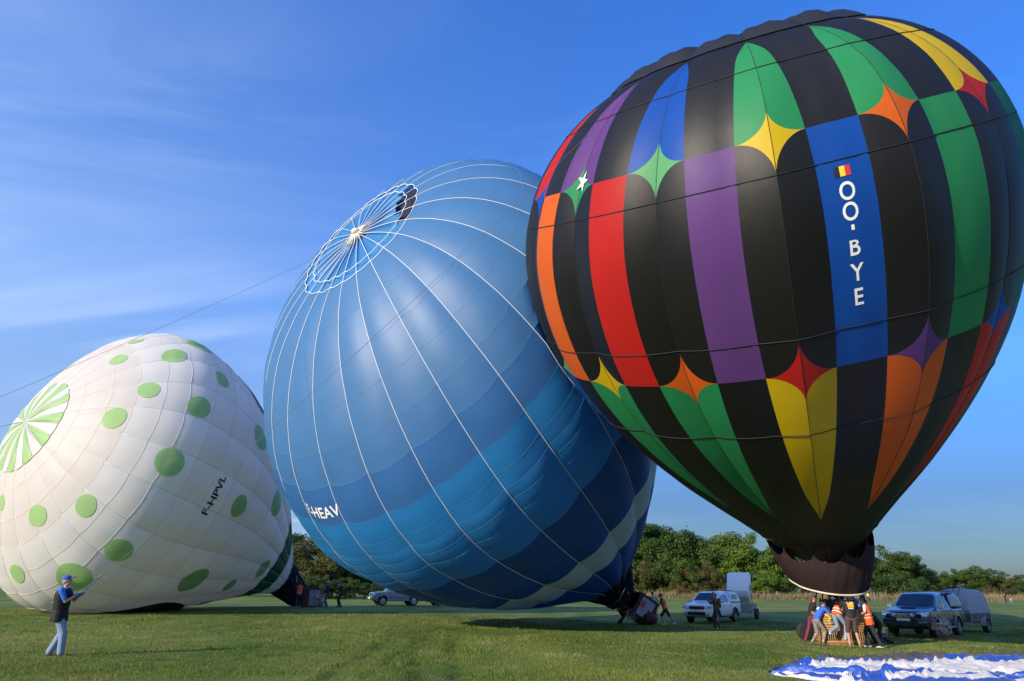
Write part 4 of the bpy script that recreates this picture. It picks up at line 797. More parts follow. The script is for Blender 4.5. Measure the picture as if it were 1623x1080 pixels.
# trailers
M_ALU = mat('galvanised_steel', (.34, .35, .37), .5, .7); M_TARP = mat('grey_tarpaulin', (.25, .28, .33), .55, bump=(3, .4, .04), var=(1.5, .12)); M_LID = mat('white_glass_fibre', (.76, .78, .80), .4, var=(2, .05)); M_PLY = mat('dark_board', (.075, .075, .08), .7)
def trailer(label, loc, rz, L, Wd, kind):
    t = thing('trailer', label, 'trailer', loc, rz); zf = .52
    for sd_ in (-1, 1):
        s_ = B(); s_.box((L/2, sd_*(Wd/2), zf+.24), (L, .03, .48)); s_.build('side_panel', M_PLY if kind == 'tarp' else M_ALU, t)
        for xx in np.linspace(0, L, 4): p = B(); p.box((xx, sd_*(Wd/2+.03), zf+.24), (.05, .03, .50)); p.build('side_post', M_ALU, t)
        for xx in (L*.55,):
            wheel(t, xx, sd_*(Wd/2+.14), .31, sd_); mg = B(); R_ = [[(xx+math.cos(q)*.38, sd_*(Wd/2+.03), .31+math.sin(q)*.38), (xx+math.cos(q)*.38, sd_*(Wd/2+.27), .31+math.sin(q)*.38), (xx+math.cos(q)*.40, sd_*(Wd/2+.27), .31+math.sin(q)*.40), (xx+math.cos(q)*.40, sd_*(Wd/2+.03), .31+math.sin(q)*.40)] for q in np.linspace(0, PI, 13)]; mg.loft(R_); mg.build('mudguard', M_BLKP if kind != 'tarp' else M_ALU, t, 'auto')
        lm_ = B(); lm_.box((L+.02, sd_*(Wd/2-.12), zf+.1), (.04, .18, .10)); lm_.build('tail_light', M_RED, t)
    for xx, nm in ((0, 'front_panel'), (L, 'tailgate')): s_ = B(); s_.box((xx, 0, zf+.24), (.03, Wd-.04, .48)); s_.build(nm, M_PLY if kind == 'tarp' else M_ALU, t)
    f = B(); f.box((L/2, 0, zf), (L-.05, Wd-.05, .05)); f.box((L/2, -Wd*.35, zf-.07), (L, .06, .09)); f.box((L/2, Wd*.35, zf-.07), (L, .06, .09)); f.build('floor_frame', M_ALU, t)
    d = B(); d.tube([(.0, -.45, zf-.05), (-1.25, 0, .48)], .035, 6); d.tube([(.0, .45, zf-.05), (-1.25, 0, .48)], .035, 6); d.tube([(-1.2, 0, .48), (-1.45, 0, .50)], .05, 8); d.build('drawbar', M_ALU, t)
    j = B(); j.tube([(-1.0, .12, .75), (-1.0, .12, .18)], .03, 7); j.lathe([(.001, -.03), (.10, -.03), (.10, .03), (.001, .03)], (-1.0, .12, .10), 'y', 14); j.build('jockey_wheel', M_BLKP, t)
    if kind == 'tarp':
        H = 1.95; hw_ = Wd/2+.03; R_ = []
        for x, k in ((-.02, .0), (.28, .55), (.55, .90), (.8, 1.0), (L*.75, 1.0), (L-.12, .97), (L+.03, .90)):
            zt = 1.02+(H-1.02)*k; in_ = .10*k; sag = .02*math.sin(x*7); r_ = min(.16, max((zt-.99)*.4, .01))
            R_.append([(x, -hw_, .86), (x, -hw_, .97), (x, -hw_+in_*.5+sag, max(zt-r_*2.2, .98)), (x, -hw_+in_+.04, zt-r_*.6), (x, -hw_+in_+.20, zt), (x, 0, zt+.05), (x, hw_-in_-.20, zt), (x, hw_-in_-.04, zt-r_*.6), (x, hw_-in_*.5-sag, max(zt-r_*2.2, .98)), (x, hw_, .97), (x, hw_, .86)])
        b = B(); b.loft(R_, True); b.build('tarpaulin', M_TARP, t, 'auto')
        b = B(); pts = [(x, -hw_-.02, .93+.012*math.sin(x*14)) for x in np.linspace(0, L, 14)]; b.tube(pts, .012, 5); pts = [(x, hw_+.02, .93+.012*math.sin(x*14)) for x in np.linspace(0, L, 14)]; b.tube(pts, .012, 5); b.build('lashing_rope', mat('lashing', (.55, .53, .5), .8), t)
    else:
        hinge = Vector((.05, 0, zf+.52)); rot = Matrix.Rotation(rad(-57), 3, 'Y'); D = .95
        prof = [(0, 0), (L, 0), (L-.03, D*.42), (L-.42, D), (.30, D), (.05, D*.62)]
        b = B(); R_ = []
        for y, k in ((-Wd/2, .0), (-Wd/2+.10, 1.), (Wd/2-.10, 1.), (Wd/2, .0)):
            q = []
            for x, z in prof:
                kk = 1-.07*(1-k); p = rot @ Vector((L/2+(x-L/2)*(kk if z > 0 else 1), y, z*(kk)))+hinge; q.append(p)
            R_.append(q)
        b.loft(R_); o = b.build('raised_lid', M_LID, t, 'auto', .03); o['label'] = 'deep white moulded lid tipped steeply upright'
        for sd_ in (-1,):
            e = B(); p0 = rot @ Vector((L*.42, sd_*(Wd/2+.012), D*.42))+hinge; e.lathe([(.001, 0), (.22, 0)], tuple(p0), 'y', 18); e.build('lid_sticker', mat('sticker', (.18, .20, .28), .6), t)
            lt = B(); p1 = rot @ Vector((L*.25, sd_*(Wd/2+.03), .10))+hinge; lt.box(tuple(p1), (.14, .05, .09)); lt.build('lid_latch', M_BLKP, t)
            gs = B(); gs.tube([(L*.35, sd_*Wd/2, zf+.5), tuple(rot @ Vector((L*.35, sd_*Wd/2, .05))+hinge)], .018, 6); gs.build('gas_strut', M_BLKP, t)
    return t
rz1 = NAVY.rotation_euler.z; e1 = Vector((math.cos(rz1), math.sin(rz1), 0)); pN = NAVY.location+e1*6.6; rz1t = rz1-rad(4)
T1 = trailer('box trailer under a grey tarpaulin cover parked behind the navy pickup', G(pN.x, pN.y), rz1t, 2.6, 1.45, 'tarp')
rz2 = WHITE.rotation_euler.z; e2 = Vector((math.cos(rz2), math.sin(rz2), 0)); pW = WHITE.location+e2*6.4
T2 = trailer('steel trailer with its deep white lid tipped upright behind the white pickup', G(pW.x+.35, pW.y-.1), rz2+rad(10), 2.1, 1.4, 'lid')
T3 = trailer('small trailer hitched behind the silver car, just visible under the blue balloon', G(-7.6, 64.6), math.atan2(.35, .93), 2.3, 1.4, 'tarp')
# ------------------------------------------------------------------ baskets
def wicker_mat():
    m = bpy.data.materials.new('wicker'); m.use_nodes = True; t = m.node_tree; b = t.nodes['Principled BSDF']; n = t.nodes.new; l = t.links.new
    tcn = n('ShaderNodeTexCoord'); mp_ = n('ShaderNodeMapping'); mp_.inputs['Scale'].default_value = (9, 9, 26); l(tcn.outputs['Object'], mp_.inputs[0])
    w = n('ShaderNodeTexChecker'); w.inputs['Scale'].default_value = 1; w.inputs[1].default_value = (.40, .22, .085, 1); w.inputs[2].default_value = (.24, .125, .045, 1); l(mp_.outputs[0], w.inputs[0])
    ns = n('ShaderNodeTexNoise'); ns.inputs['Scale'].default_value = 30; l(tcn.outputs['Object'], ns.inputs['Vector']); mxn = n('ShaderNodeMix'); mxn.data_type = 'RGBA'; mxn.blend_type = 'MULTIPLY'; mxn.inputs[0].default_value = .6
    l(w.outputs[0], mxn.inputs[6]); l(ns.outputs[1], mxn.inputs[7]); l(w.outputs[0], b.inputs['Base Color'])
    bn = n('ShaderNodeBump'); bn.inputs['Strength'].default_value = .8; bn.inputs['Distance'].default_value = .02; l(w.outputs[1], bn.inputs['Height']); l(bn.outputs[0], b.inputs['Normal']); b.inputs['Roughness'].default_value = .7; return m
M_WICK = wicker_mat(); M_SUEDE = mat('brown_suede', (.20, .10, .05), .9); M_CANE = mat('cane', (.42, .24, .09), .6)
def basket(parent, Lx, Ly, H, org, M4, wick=True, mwall=None, mrim=None):
    """woven basket in its own axes, placed by matrix M4 under parent"""
    mw = mwall or M_WICK; out = []
    def put(b, name, m, smooth=False):
        o = b.build(name, m, parent, smooth); o.matrix_local = M4; out.append(o); return o
    for nm, c, sz in (('basket_wall', (0, -Ly/2, H/2), (Lx, .05, H)), ('basket_wall', (0, Ly/2, H/2), (Lx, .05, H)), ('basket_wall', (-Lx/2, 0, H/2), (.05, Ly-.05, H)), ('basket_wall', (Lx/2, 0, H/2), (.05, Ly-.05, H))):
        b = B(); b.box(c, sz); put(b, nm, mw)
    b = B(); b.box((0, 0, .03), (Lx+.04, Ly+.04, .06)); put(b, 'basket_floor', M_SUEDE)
    for z, r in ((.06, .045),): b = B(); b.tube([(-Lx/2, -Ly/2, z), (Lx/2, -Ly/2, z), (Lx/2, Ly/2, z), (-Lx/2, Ly/2, z), (-Lx/2, -Ly/2, z)], r, 7); put(b, 'base_bumper', M_SUEDE, True)
    b = B(); pts = []
    for (x0, y0), (x1, y1) in (((-1, -1), (1, -1)), ((1, -1), (1, 1)), ((1, 1), (-1, 1)), ((-1, 1), (-1, -1))):
        for u in np.linspace(0, 1, 8, endpoint=False): pts.append(((x0+(x1-x0)*u)*Lx/2, (y0+(y1-y0)*u)*Ly/2, H+.03-.05*math.sin(PI*u)))
    pts.append(pts[0]); b.tube(pts, .065, 8); put(b, 'padded_rim', mrim or M_CANE, True)
    if wick:
        for k in range(int(H/.085)): b = B(); z = .12+k*.085; b.tube([(-Lx/2-.03, -Ly/2-.03, z), (Lx/2+.03, -Ly/2-.03, z), (Lx/2+.03, Ly/2+.03, z), (-Lx/2-.03, Ly/2+.03, z), (-Lx/2-.03, -Ly/2-.03, z)], .020, 5); put(b, 'cane_band', M_CANE, True)
        for sx in (-.28, .28):                       # step holes: inner shade painted as dark blocks, behind upright canes
            b = B(); b.box((Lx*sx, -Ly/2-.032, H*.33), (.42, .05, .30)); put(b, 'foot_hole_shade', mat('painted_hole_shade', (.02, .012, .008), .9) if 'painted_hole_shade' not in bpy.data.materials else bpy.data.materials['painted_hole_shade'])
            for k in range(6): b = B(); b.tube([(Lx*sx-.18+.072*k, -Ly/2-.065, H*.33-.16), (Lx*sx-.18+.072*k, -Ly/2-.065, H*.33+.16)], .012, 5); put(b, 'upright_cane', M_CANE)
        for sx in (-1, 1): b = B(); b.tube([(sx*Lx*.3-.08, -Ly/2-.07, H*.78), (sx*Lx*.3-.05, -Ly/2-.12, H*.72), (sx*Lx*.3+.05, -Ly/2-.12, H*.72), (sx*Lx*.3+.08, -Ly/2-.07, H*.78)], .018, 6); put(b, 'rope_handle', M_ROPEL, True)
    return out
bx, by, bz = GXP(1333, 27.3); Mb = Matrix.Translation(Vector((bx, by, bz))-Vector(org1)) @ Matrix.Rotation(rad(-8), 4, 'Z')
basket(BAL1, 1.42, 1.15, 1.02, org1, Mb)
for sx in (-1, 1):
    for sy in (-1, 1):
        b = B(); b.tube([(sx*.66, sy*.52, 1.04), (sx*.48, sy*.38, 1.92)], .025, 7); o = b.build('burner_upright', M_BLKP, BAL1, True); o.matrix_local = Mb
b = B(); b.tube([(-.48, -.38, 1.92), (.48, -.38, 1.92), (.48, .38, 1.92), (-.48, .38, 1.92), (-.48, -.38, 1.92)], .03, 7); o = b.build('burner_frame', M_ALU, BAL1, True); o.matrix_local = Mb
for sx in (-.2, .2): b = B(); b.lathe([(.001, 1.80), (.09, 1.80), (.13, 1.92), (.14, 2.15), (.12, 2.16), (.10, 1.95), (.001, 1.9)], (sx, 0, 0), 'z', 16); o = b.build('burner', M_CHR, BAL1, 'auto'); o.matrix_local = Mb
for k in range(12):
    a = k*PI/6+.2; rr_ = Mb @ Vector((.48*(1 if math.cos(a) > 0 else -1), .38*(1 if math.sin(a) > 0 else -1), 1.92)); rg = RB.P(np.array(.0), np.array(RB.ph+a))-np.array(org1); b = B(); b.tube([rr_, rg], .006, 4); b.build('suspension_wire', M_ALU, BAL1)
b = B(); hk = [(-.62, -.62, 1.04), (-.50, -.68, .98), (-.42, -.70, .90), (-.52, -.68, .84), (-.38, -.69, .78)]; b.tube(hk, .028, 6); o = b.build('yellow_strap', mat('yellow_strap', (.72, .52, .03), .7), BAL1, True); o.matrix_local = Mb
# tipped basket of the blue balloon
def fan(parent_or_none, label, loc, rz, R, mframe, name='inflation_fan', mdisc=None):
    t = thing(name, label, 'fan', loc, rz); zc = R+.18
    b = B(); b.tube([(math.cos(a)*R, 0, zc+math.sin(a)*R) for a in np.linspace(0, 2*PI, 33)], .012, 5, False); b.build('guard_ring', M_ALU, t, True)
    b = B(); b.tube([(math.cos(a)*R, .22, zc+math.sin(a)*R) for a in np.linspace(0, 2*PI, 33)], .012, 5, False); b.build('guard_ring', M_ALU, t, True)
    g = B()
    for k in range(30): a = k*PI/15; g.tube([(math.cos(a)*.07, -.05, zc+math.sin(a)*.07), (math.cos(a)*R*.6, -.04, zc+math.sin(a)*R*.6), (math.cos(a)*R, 0, zc+math.sin(a)*R)], .0045, 4)
    for rr in (.3, .55, .8): g.tube([(math.cos(a)*R*rr, -.045, zc+math.sin(a)*R*rr) for a in np.linspace(0, 2*PI, 25)], .004, 4, False)
    g.build('guard_wires', mat('guard_wire', (.62, .60, .55), .4, .6), t)
    for k in range(4):
        a = k*PI/2+.4; c, s = math.cos(a), math.sin(a); b = B(); V = []
        for u in (.12, .45, .9): V += [(c*R*u-s*.07, .07, zc+s*R*u+c*.07), (c*R*u+s*.07, .15, zc+s*R*u-c*.07)]
        b.add(V, [(0, 1, 3, 2), (2, 3, 5, 4)]); b.build('blade', mat('fan_blade', (.45, .38, .28), .5) if k == 0 else bpy.data.materials['fan_blade'], t)
    b = B(); b.lathe([(.001, -.05), (.07, -.05), (.08, .0), (.08, .3)], (0, 0, zc), 'y', 14, True); b.build('hub', M_BLKP, t, 'auto')
    b = B(); b.box((0, .42, zc-.02), (.30, .30, .28)); b.build('motor', mat('motor_cream', (.6, .55, .4), .5) if 'motor_cream' not in bpy.data.materials else bpy.data.materials['motor_cream'], t, False, .02)
    f = B()
    for sx in (-1, 1): f.tube([(sx*R*.9, -.1, .03), (sx*R*.95, .05, zc*.8), (sx*R*.85, .30, zc+R*.75), (sx*R*.8, .75, .03), (sx*R*.9, -.1, .03)], .016, 6)
    f.tube([(-R*.85, .30, zc+R*.75), (R*.85, .30, zc+R*.75)], .016, 6); f.tube([(-R*.9, -.1, .03), (R*.9, -.1, .03)], .016, 6); f.tube([(-R*.8, .75, .03), (R*.8, .75, .03)], .016, 6); f.build('tube_frame', mframe, t, True)
    return t
M_REDF = mat('red_frame', (.45, .025, .015), .4)
fan(None, 'inflation fan with round wire guard and red tube frame in front of the navy pickup', G(17.85, 30.1), rad(20), .33, M_REDF)
fan(None, 'inflation fan with blue ring standing beside the tipped basket of the blue balloon', GXP(1000, 40.8), rad(-60), .34, mat('dull_blue_frame', (.04, .09, .16), .5))
fan(None, 'silver wire inflation fan at the base of the white balloon basket', G(-14.0, 53.6), rad(-25), .38, M_ALU)
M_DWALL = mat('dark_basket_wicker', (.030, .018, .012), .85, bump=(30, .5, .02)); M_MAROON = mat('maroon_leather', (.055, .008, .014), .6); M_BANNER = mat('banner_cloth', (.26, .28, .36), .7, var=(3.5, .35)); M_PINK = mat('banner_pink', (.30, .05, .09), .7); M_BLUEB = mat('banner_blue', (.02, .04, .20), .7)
def tipped(parent, org, c, rz, tilt, Lx, Ly, H, wicker=None):
    M4 = Matrix.Translation(Vector(c)-Vector(org)) @ Matrix.Rotation(rz, 4, 'Z') @ Matrix.Rotation(tilt, 4, 'Y') @ Matrix.Translation((0, 0, -H/2))
    basket(parent, Lx, Ly, H, org, M4, False, wicker or M_DWALL, M_MAROON); return M4
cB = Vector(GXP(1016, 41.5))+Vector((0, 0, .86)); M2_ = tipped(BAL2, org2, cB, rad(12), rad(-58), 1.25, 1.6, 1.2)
def put2(b, nm, m, par, M4, lab=None, sm=False):
    o = b.build(nm, m, par, sm); o.matrix_local = M4
    if lab: o['label'] = lab
    return o
b = B(); b.box((0, -.835, .62), (1.0, .02, .8)); put2(b, 'banner', M_BANNER, BAL2, M2_, 'pale banner on the side of the tipped basket')
b = B(); b.box((.12, -.850, .86), (.34, .012, .26)); put2(b, 'banner_patch', M_PINK, BAL2, M2_); b = B(); b.box((-.22, -.850, .35), (.45, .012, .22)); put2(b, 'banner_patch', M_BLUEB, BAL2, M2_)
pw = Vector(GXP(1031, 40.6))-Vector(org2); b = B(); b.ball(tuple(pw+Vector((0, 0, .34))), (.42, .28, .32), 14, 9); b.build('maroon_padding', M_MAROON, BAL2, True)
for sx in (-1, 1):
    for sy in (-1, 1): b = B(); b.tube([(sx*.55, sy*.72, 1.2), (sx*.42, sy*.5, 2.05)], .035, 7); put2(b, 'burner_upright', M_BLKP, BAL2, M2_, None, True)
b = B(); b.tube([(-.45, -.5, 2.05), (.45, -.5, 2.05), (.45, .5, 2.05), (-.45, .5, 2.05), (-.45, -.5, 2.05)], .03, 7); put2(b, 'burner_frame', M_CHR, BAL2, M2_, None, True)
for sy in (-.18, .18): b = B(); b.lathe([(.001, 1.85), (.10, 1.85), (.14, 2.3), (.12, 2.3), (.10, 1.9)], (0, sy, 0), 'z', 14); put2(b, 'burner', M_BLKP, BAL2, M2_, None, True)
# tipped basket of the white balloon
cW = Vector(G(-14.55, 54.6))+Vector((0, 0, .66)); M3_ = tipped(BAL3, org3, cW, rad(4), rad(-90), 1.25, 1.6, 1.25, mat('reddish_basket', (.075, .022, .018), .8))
b = B(); b.box((0, -.835, .45), (1.1, .02, .75)); put2(b, 'banner', mat('lilac_banner', (.26, .22, .36), .7, var=(3, .4)), BAL3, M3_, 'lilac banner on the side of the white balloon basket')
b = B(); b.box((.25, -.850, .45), (.30, .012, .5)); put2(b, 'banner_patch', M_BANNER, BAL3, M3_)
for sx in (-1, 1):
    for sy in (-1, 1): b = B(); b.tube([(sx*.5, sy*.7, 1.25), (sx*.4, sy*.45, 2.1)], .03, 6); put2(b, 'burner_upright', M_BLKP, BAL3, M3_, None, True)
b = B(); b.tube([(-.4, -.45, 2.1), (.4, -.45, 2.1), (.4, .45, 2.1), (-.4, .45, 2.1), (-.4, -.45, 2.1)], .03, 6); put2(b, 'burner_frame', M_ALU, BAL3, M3_, None, True)
b = B(); b.lathe([(.001, 1.8), (.12, 1.8), (.15, 2.3), (.12, 2.3)], (0, 0, 0), 'z', 14); put2(b, 'burner', M_CHR, BAL3, M3_, None, True)
b = B(); b.ball((-.35, -.2, .6), (.22, .3, .3), 10, 6); put2(b, 'orange_bag', mat('orange_cloth', (.45, .12, .02), .8), BAL3, M3_, None, True)
# ------------------------------------------------------------------ people
def capsule(b, p0, p1, r0, r1, seg=10):
    p0, p1 = Vector(p0), Vector(p1); d = p1-p0; L = d.length; n = d.normalized() if L > 1e-6 else Vector((0, 0, 1)); pts = []; rs = []
    for a in (0.05, .5, .85): pts.append(p0-n*r0*math.cos(a*PI/2)); rs.append(r0*math.sin(a*PI/2))
    pts += [p0+d*u for u in (0, .33, .66, 1)]; rs += [r0+(r1-r0)*u for u in (0, .33, .66, 1)]
    for a in (.85, .5, .05): pts.append(p1+n*r1*math.cos(a*PI/2)); rs.append(r1*math.sin(a*PI/2))
    b.tube(pts, rs, seg)
def ell(b, c, rx, ry, rz_, ax=None): b.ball(c, (rx, ry, rz_), 12, 9, ax)
def torso(b, hip, chest, neck, right, wh, wc, dh, dc, ext=0.0, skirt=0.0):
    """rings of an oval trunk from the hips to the shoulders"""
    hip, chest, neck, right = Vector(hip), Vector(chest), Vector(neck), Vector(right).normalized(); R = []
    def P_(u): return hip*(1-u)**2+chest*2*u*(1-u)+neck*u*u if False else (hip.lerp(chest, u*2) if u < .5 else chest.lerp(neck, u*2-1))
    prof = [(-.10-skirt, wh*.80, dh*.85), (-.04, wh, dh), (.08, wh*.98, dh), (.22, wh*.86, dh*.92), (.38, wh*.90+wc*.04, dh*.6+dc*.4), (.55, wc, dc), (.72, wc*1.05, dc), (.86, wc*1.02, dc*.85), (.95, wc*.72, dc*.66), (1.0, wc*.30, dc*.45)]
    up = (neck-hip).normalized(); fw = up.cross(right).normalized()
    for u, w, d in prof:
        if skirt and u < 0: w, d = wh*1.03, dh*1.05
        c = P_(max(min(u, 1), 0)) if u >= 0 else hip+up*u*(neck-hip).length; rr = []
        for k in range(16):
            t = 2*PI*k/16; rr.append(c+right*(math.cos(t)*(w+ext))+fw*(math.sin(t)*(d+ext)))
        R.append(rr)
    b.loft(R)
def remesh(b, name, m, parent, vox, extra=None):
    me = mk_mesh(name, b.V, b.F); bm = bmesh.new(); bm.from_mesh(me); bmesh.ops.recalc_face_normals(bm, faces=bm.faces); bm.to_mesh(me); bm.free()
    o = bpy.data.objects.new('tmp', me); COL.objects.link(o); md = o.modifiers.new('r', 'REMESH'); md.mode = 'VOXEL'; md.voxel_size = vox; sm = o.modifiers.new('s', 'SMOOTH'); sm.factor = .5; sm.iterations = 2
    dg = bpy.context.evaluated_depsgraph_get(); m2 = bpy.data.meshes.new_from_object(o.evaluated_get(dg)); bpy.data.objects.remove(o); bpy.data.meshes.remove(me)
    if extra is not None and extra.n:
        bm = bmesh.new(); bm.from_mesh(m2); me3 = mk_mesh('x', extra.V, extra.F); bm.from_mesh(me3); bm.to_mesh(m2); bm.free(); bpy.data.meshes.remove(me3)
    m2.name = name; m2.materials.clear(); m2.materials.append(m); m2.polygons.foreach_set('use_smooth', [True]*len(m2.polygons)); return link(bpy.data.objects.new(name, m2), parent)
def ik(a, c, l1, l2, pole):
    a, c = Vector(a), Vector(c); d = c-a; D = min(d.length, (l1+l2)*.998); n = d.normalized(); c = a+n*D
    x = (l1*l1-l2*l2+D*D)/(2*D); h = math.sqrt(max(l1*l1-x*x, 0)); p = Vector(pole); p = p-n*p.dot(n); p = p.normalized() if p.length > 1e-4 else n.orthogonal().normalized(); return a+n*x+p*h, c
MC = {}
def cm(c, r=.8, tr=0):
    k = tuple(round(v, 3) for v in c)
    if k not in MC: MC[k] = mat('cloth_%02d' % len(MC), c, r, bump=(14, .35, .012), var=(5, .12))
    return MC[k]
M_SKIN = mat('skin', (.48, .25, .17), .55, spec=.35, var=(6, .06)); M_EYE = mat('eye', (.03, .02, .02), .2)
HAIRC = {'dark': (.012, .009, .007), 'brown': (.05, .025, .012), 'red': (.10, .032, .014), 'grey': (.28, .26, .24)}
def person(label, loc, face, H=1.75, hip=None, lean=0., side=0., hands=None, feet=None, look=(0, 0), shirt=(.02, .02, .02), sleeve='short', trou=(.02, .02, .03), leg='long', shoe=(.03, .03, .03), hair='brown', long_hair=False, hat=None, vest=None, vox=.016, back_print=None, pack=None, female=False, group=None, build=1.0, gloves=None, kneep=(0, 1, 0), reflect=True, yaw=0., vestlong=.0, extra=None):
    """local axes: x right, y forward, z up; face = world angle of the forward direction"""
    k = H/1.75; t = thing('person', label, 'person', loc, face-PI/2, group)
    hipz = (hip if hip is not None else .93)*k; hip_ = Vector((0, 0, hipz)); up = Vector((math.sin(side), math.sin(lean)*math.cos(side), math.cos(lean)*math.cos(side))).normalized(); right = Vector((math.cos(yaw), -math.sin(yaw), 0)); right = (right-up*right.dot(up)).normalized(); fw = up.cross(right)
    chest = hip_+up*.30*k; neck = chest+(up+fw*.10).normalized()*.27*k; head = neck+(up*.9+Vector((0, 0, .25))+fw*(.10+.2*math.sin(look[0]))).normalized()*.155*k
    sw, hw_ = (.155 if female else .18)*k*build, .10*k; sh = [neck-up*.045*k+right*s*sw for s in (-1, 1)]
    feet = feet or [(-.12, -.05, 0), (.12, .08, 0)]; hands = hands or [(-.30, .05, .80), (.30, .05, .80)]
    b = B(); ex = B(); limbs = []
    armp, legp = [], []
    for s, hnd in zip((0, 1), hands):
        sg = -1 if s == 0 else 1; el_, w_ = ik(sh[s], Vector(hnd)*1.0, .29*k, .27*k, right*sg*.5-fw*.5-Vector((0, 0, .6))); armp.append((sh[s], el_, w_))
        capsule(b, sh[s], el_, .048*k*build, .040*k, 8); capsule(b, el_, w_, .040*k, .026*k, 8)
        hd = (w_-el_).normalized(); pc = w_+hd*.05*k; sd_ = hd.cross(Vector((0, 0, 1))); sd_ = sd_.normalized() if sd_.length > .1 else Vector((1, 0, 0)); nn = sd_.cross(hd)
        capsule(b, w_, pc+hd*.02, .030*k, .034*k, 8); ell(b, pc, .035*k, .035*k, .035*k)
        for f in range(4):
            base = pc+sd_*(f-1.5)*.019*k+hd*.03*k; L_ = (.030, .036, .033, .025)[f]*k; m1 = base+hd*L_-nn*.004; m2 = m1+(hd*.6-nn*.8).normalized()*L_*.8; ex.tube([base-hd*.02, base, m1, m2], [.009*k, .009*k, .008*k, .006*k], 6)
        tb = pc-hd*.02+sd_*.03*k*sg; ex.tube([tb-sd_*.015*sg, tb+sd_*.02*sg+hd*.02, tb+sd_*.018*sg+hd*.055-nn*.015], [.011*k, .010*k, .007*k], 6)
    hj = [hip_+right*s*hw_-up*.02 for s in (-1, 1)]
    for s, ft in zip((0, 1), feet):
        an = Vector(ft)+Vector((0, -.02, .085*k)); kn, an = ik(hj[s], an, .44*k, .43*k, Vector(kneep)); legp.append((hj[s], kn, an))
        capsule(b, hj[s], kn, .082*k*build, .054*k, 10); capsule(b, kn, an, .052*k, .036*k, 10); ell(b, kn.lerp(an, .3)-Vector((0, .012, 0)), .052*k, .056*k, .10*k); capsule(b, an-Vector((0, .02, .04)), an+Vector((0, .12, -.055)), .038*k, .03*k, 8)
    torso(b, hip_-up*.02, chest, neck, right, .155*k*build, .170*k*build*(.92 if female else 1), .105*k*build, .115*k*build)
    capsule(b, neck-up*.04, head-Vector((0, 0, .03)), .058*k, .050*k, 10)
    ry = Matrix.Rotation(-look[1], 3, 'Z'); hf = (ry @ Vector((0, math.cos(look[0]), math.sin(look[0])))).normalized(); hr = hf.cross(Vector((0, 0, 1))).normalized(); hu = hr.cross(hf); HR = Matrix((hr, hf, hu)).transposed()
    hp = lambda x, y, z: head+HR @ Vector((x*k, y*k, z*k))
    ell(b, hp(0, -.005, .025), .074*k, .092*k, .098*k, HR); ell(b, hp(0, .022, -.045), .055*k, .064*k, .062*k, HR); capsule(b, hp(0, .083, .012), hp(0, .104, -.022), .010*k, .015*k, 6); ell(b, hp(0, .074, -.060), .024*k, .018*k, .010*k, HR); ell(b, hp(0, .066, -.085), .028*k, .022*k, .018*k, HR)
    for s in (-1, 1): ell(b, hp(s*.074, -.008, -.004), .010*k, .020*k, .030*k, HR)
    remesh(b, 'body', M_SKIN, t, min(vox, .014 if vox < .02 else vox), ex)
    if vox < .03:
        for s in (-1, 1): e = B(); ell(e, hp(s*.030, .084, .012), .013*k, .009*k, .009*k, HR); e.build('eye', M_EYE, t, True)
    # trousers
    b = B(); torso(b, hip_-up*.04, hip_+up*.07, hip_+up*.13, right, .163*k*build, .150*k*build, .115*k*build, .108*k*build)
    for a_, kn, an in legp:
        if leg == 'long': capsule(b, a_, kn, .098*k*build, .072*k*build, 10); capsule(b, kn, an+(an-kn).normalized()*.01-Vector((0, 0, -.01)), .072*k*build, .064*k*build, 10)
        elif leg == 'calf': capsule(b, a_, kn, .098*k*build, .070*k, 10); capsule(b, kn, kn.lerp(an, .6), .068*k, .062*k, 10)
        else: capsule(b, a_, a_.lerp(kn, .93), .102*k*build, .084*k, 10)
    remesh(b, 'trousers' if leg != 'short' else 'shorts', cm(trou), t, vox)
    # shirt
    b = B(); torso(b, hip_+up*.03, chest, neck+up*.01, right, .160*k*build, .178*k*build*(.93 if female else 1), .112*k*build, .124*k*build, .008)
    if sleeve != 'none':
        for (s0, e0, w0) in armp:
            capsule(b, s0, s0.lerp(e0, .78 if sleeve == 'short' else 1), .064*k*build, .056*k, 9)
            if sleeve == 'long': capsule(b, e0, e0.lerp(w0, .94), .054*k, .040*k, 9)
    remesh(b, 'shirt', cm(shirt), t, vox)
    if vest:
        vo = t; b = B(); torso(b, hip_+up*(.00-vestlong), chest, neck, right, (.178+vestlong*.15)*k*build, .192*k*build*(.95 if female else 1), .132*k*build, .140*k*build, .012, .02); v = remesh(b, 'vest', cm(vest), t, vox)
        if reflect:
            for u0 in (.06, .17):
                r_ = B(); c = hip_.lerp(chest, u0/.30) ; pts = []
                for q in range(25): a = 2*PI*q/24; pts.append(c+right*math.cos(a)*(.197+vestlong*.08)*k*build+fw*math.sin(a)*.153*k*build)
                r_.tube(pts, .020*k, 5, False, .3); r_.build('reflective_band', mat('reflective_tape', (.70, .68, .64), .35) if 'reflective_tape' not in bpy.data.materials else bpy.data.materials['reflective_tape'], v)
    for (a_, kn, an), ft in zip(legp, feet):
        s_ = B(); capsule(s_, an+Vector((0, -.035*k, -.048*k)), an+Vector((0, .15*k, -.058*k)), .040*k, .034*k, 8); ell(s_, an+Vector((0, 0, -.01)), .046*k, .052*k, .05*k); remesh(s_, 'shoe', cm(shoe), t, .014 if vox < .02 else vox)
    hm = mat('hair_'+hair, HAIRC[hair], .55, bump=(40, .8, .02, (1, 1, .2))) if 'hair_'+hair not in bpy.data.materials else bpy.data.materials['hair_'+hair]
    b = B(); ell(b, hp(0, -.022, .046), .084*k, .094*k, .088*k, HR); ell(b, hp(0, -.05, -.01), .074*k, .062*k, .075*k, HR)
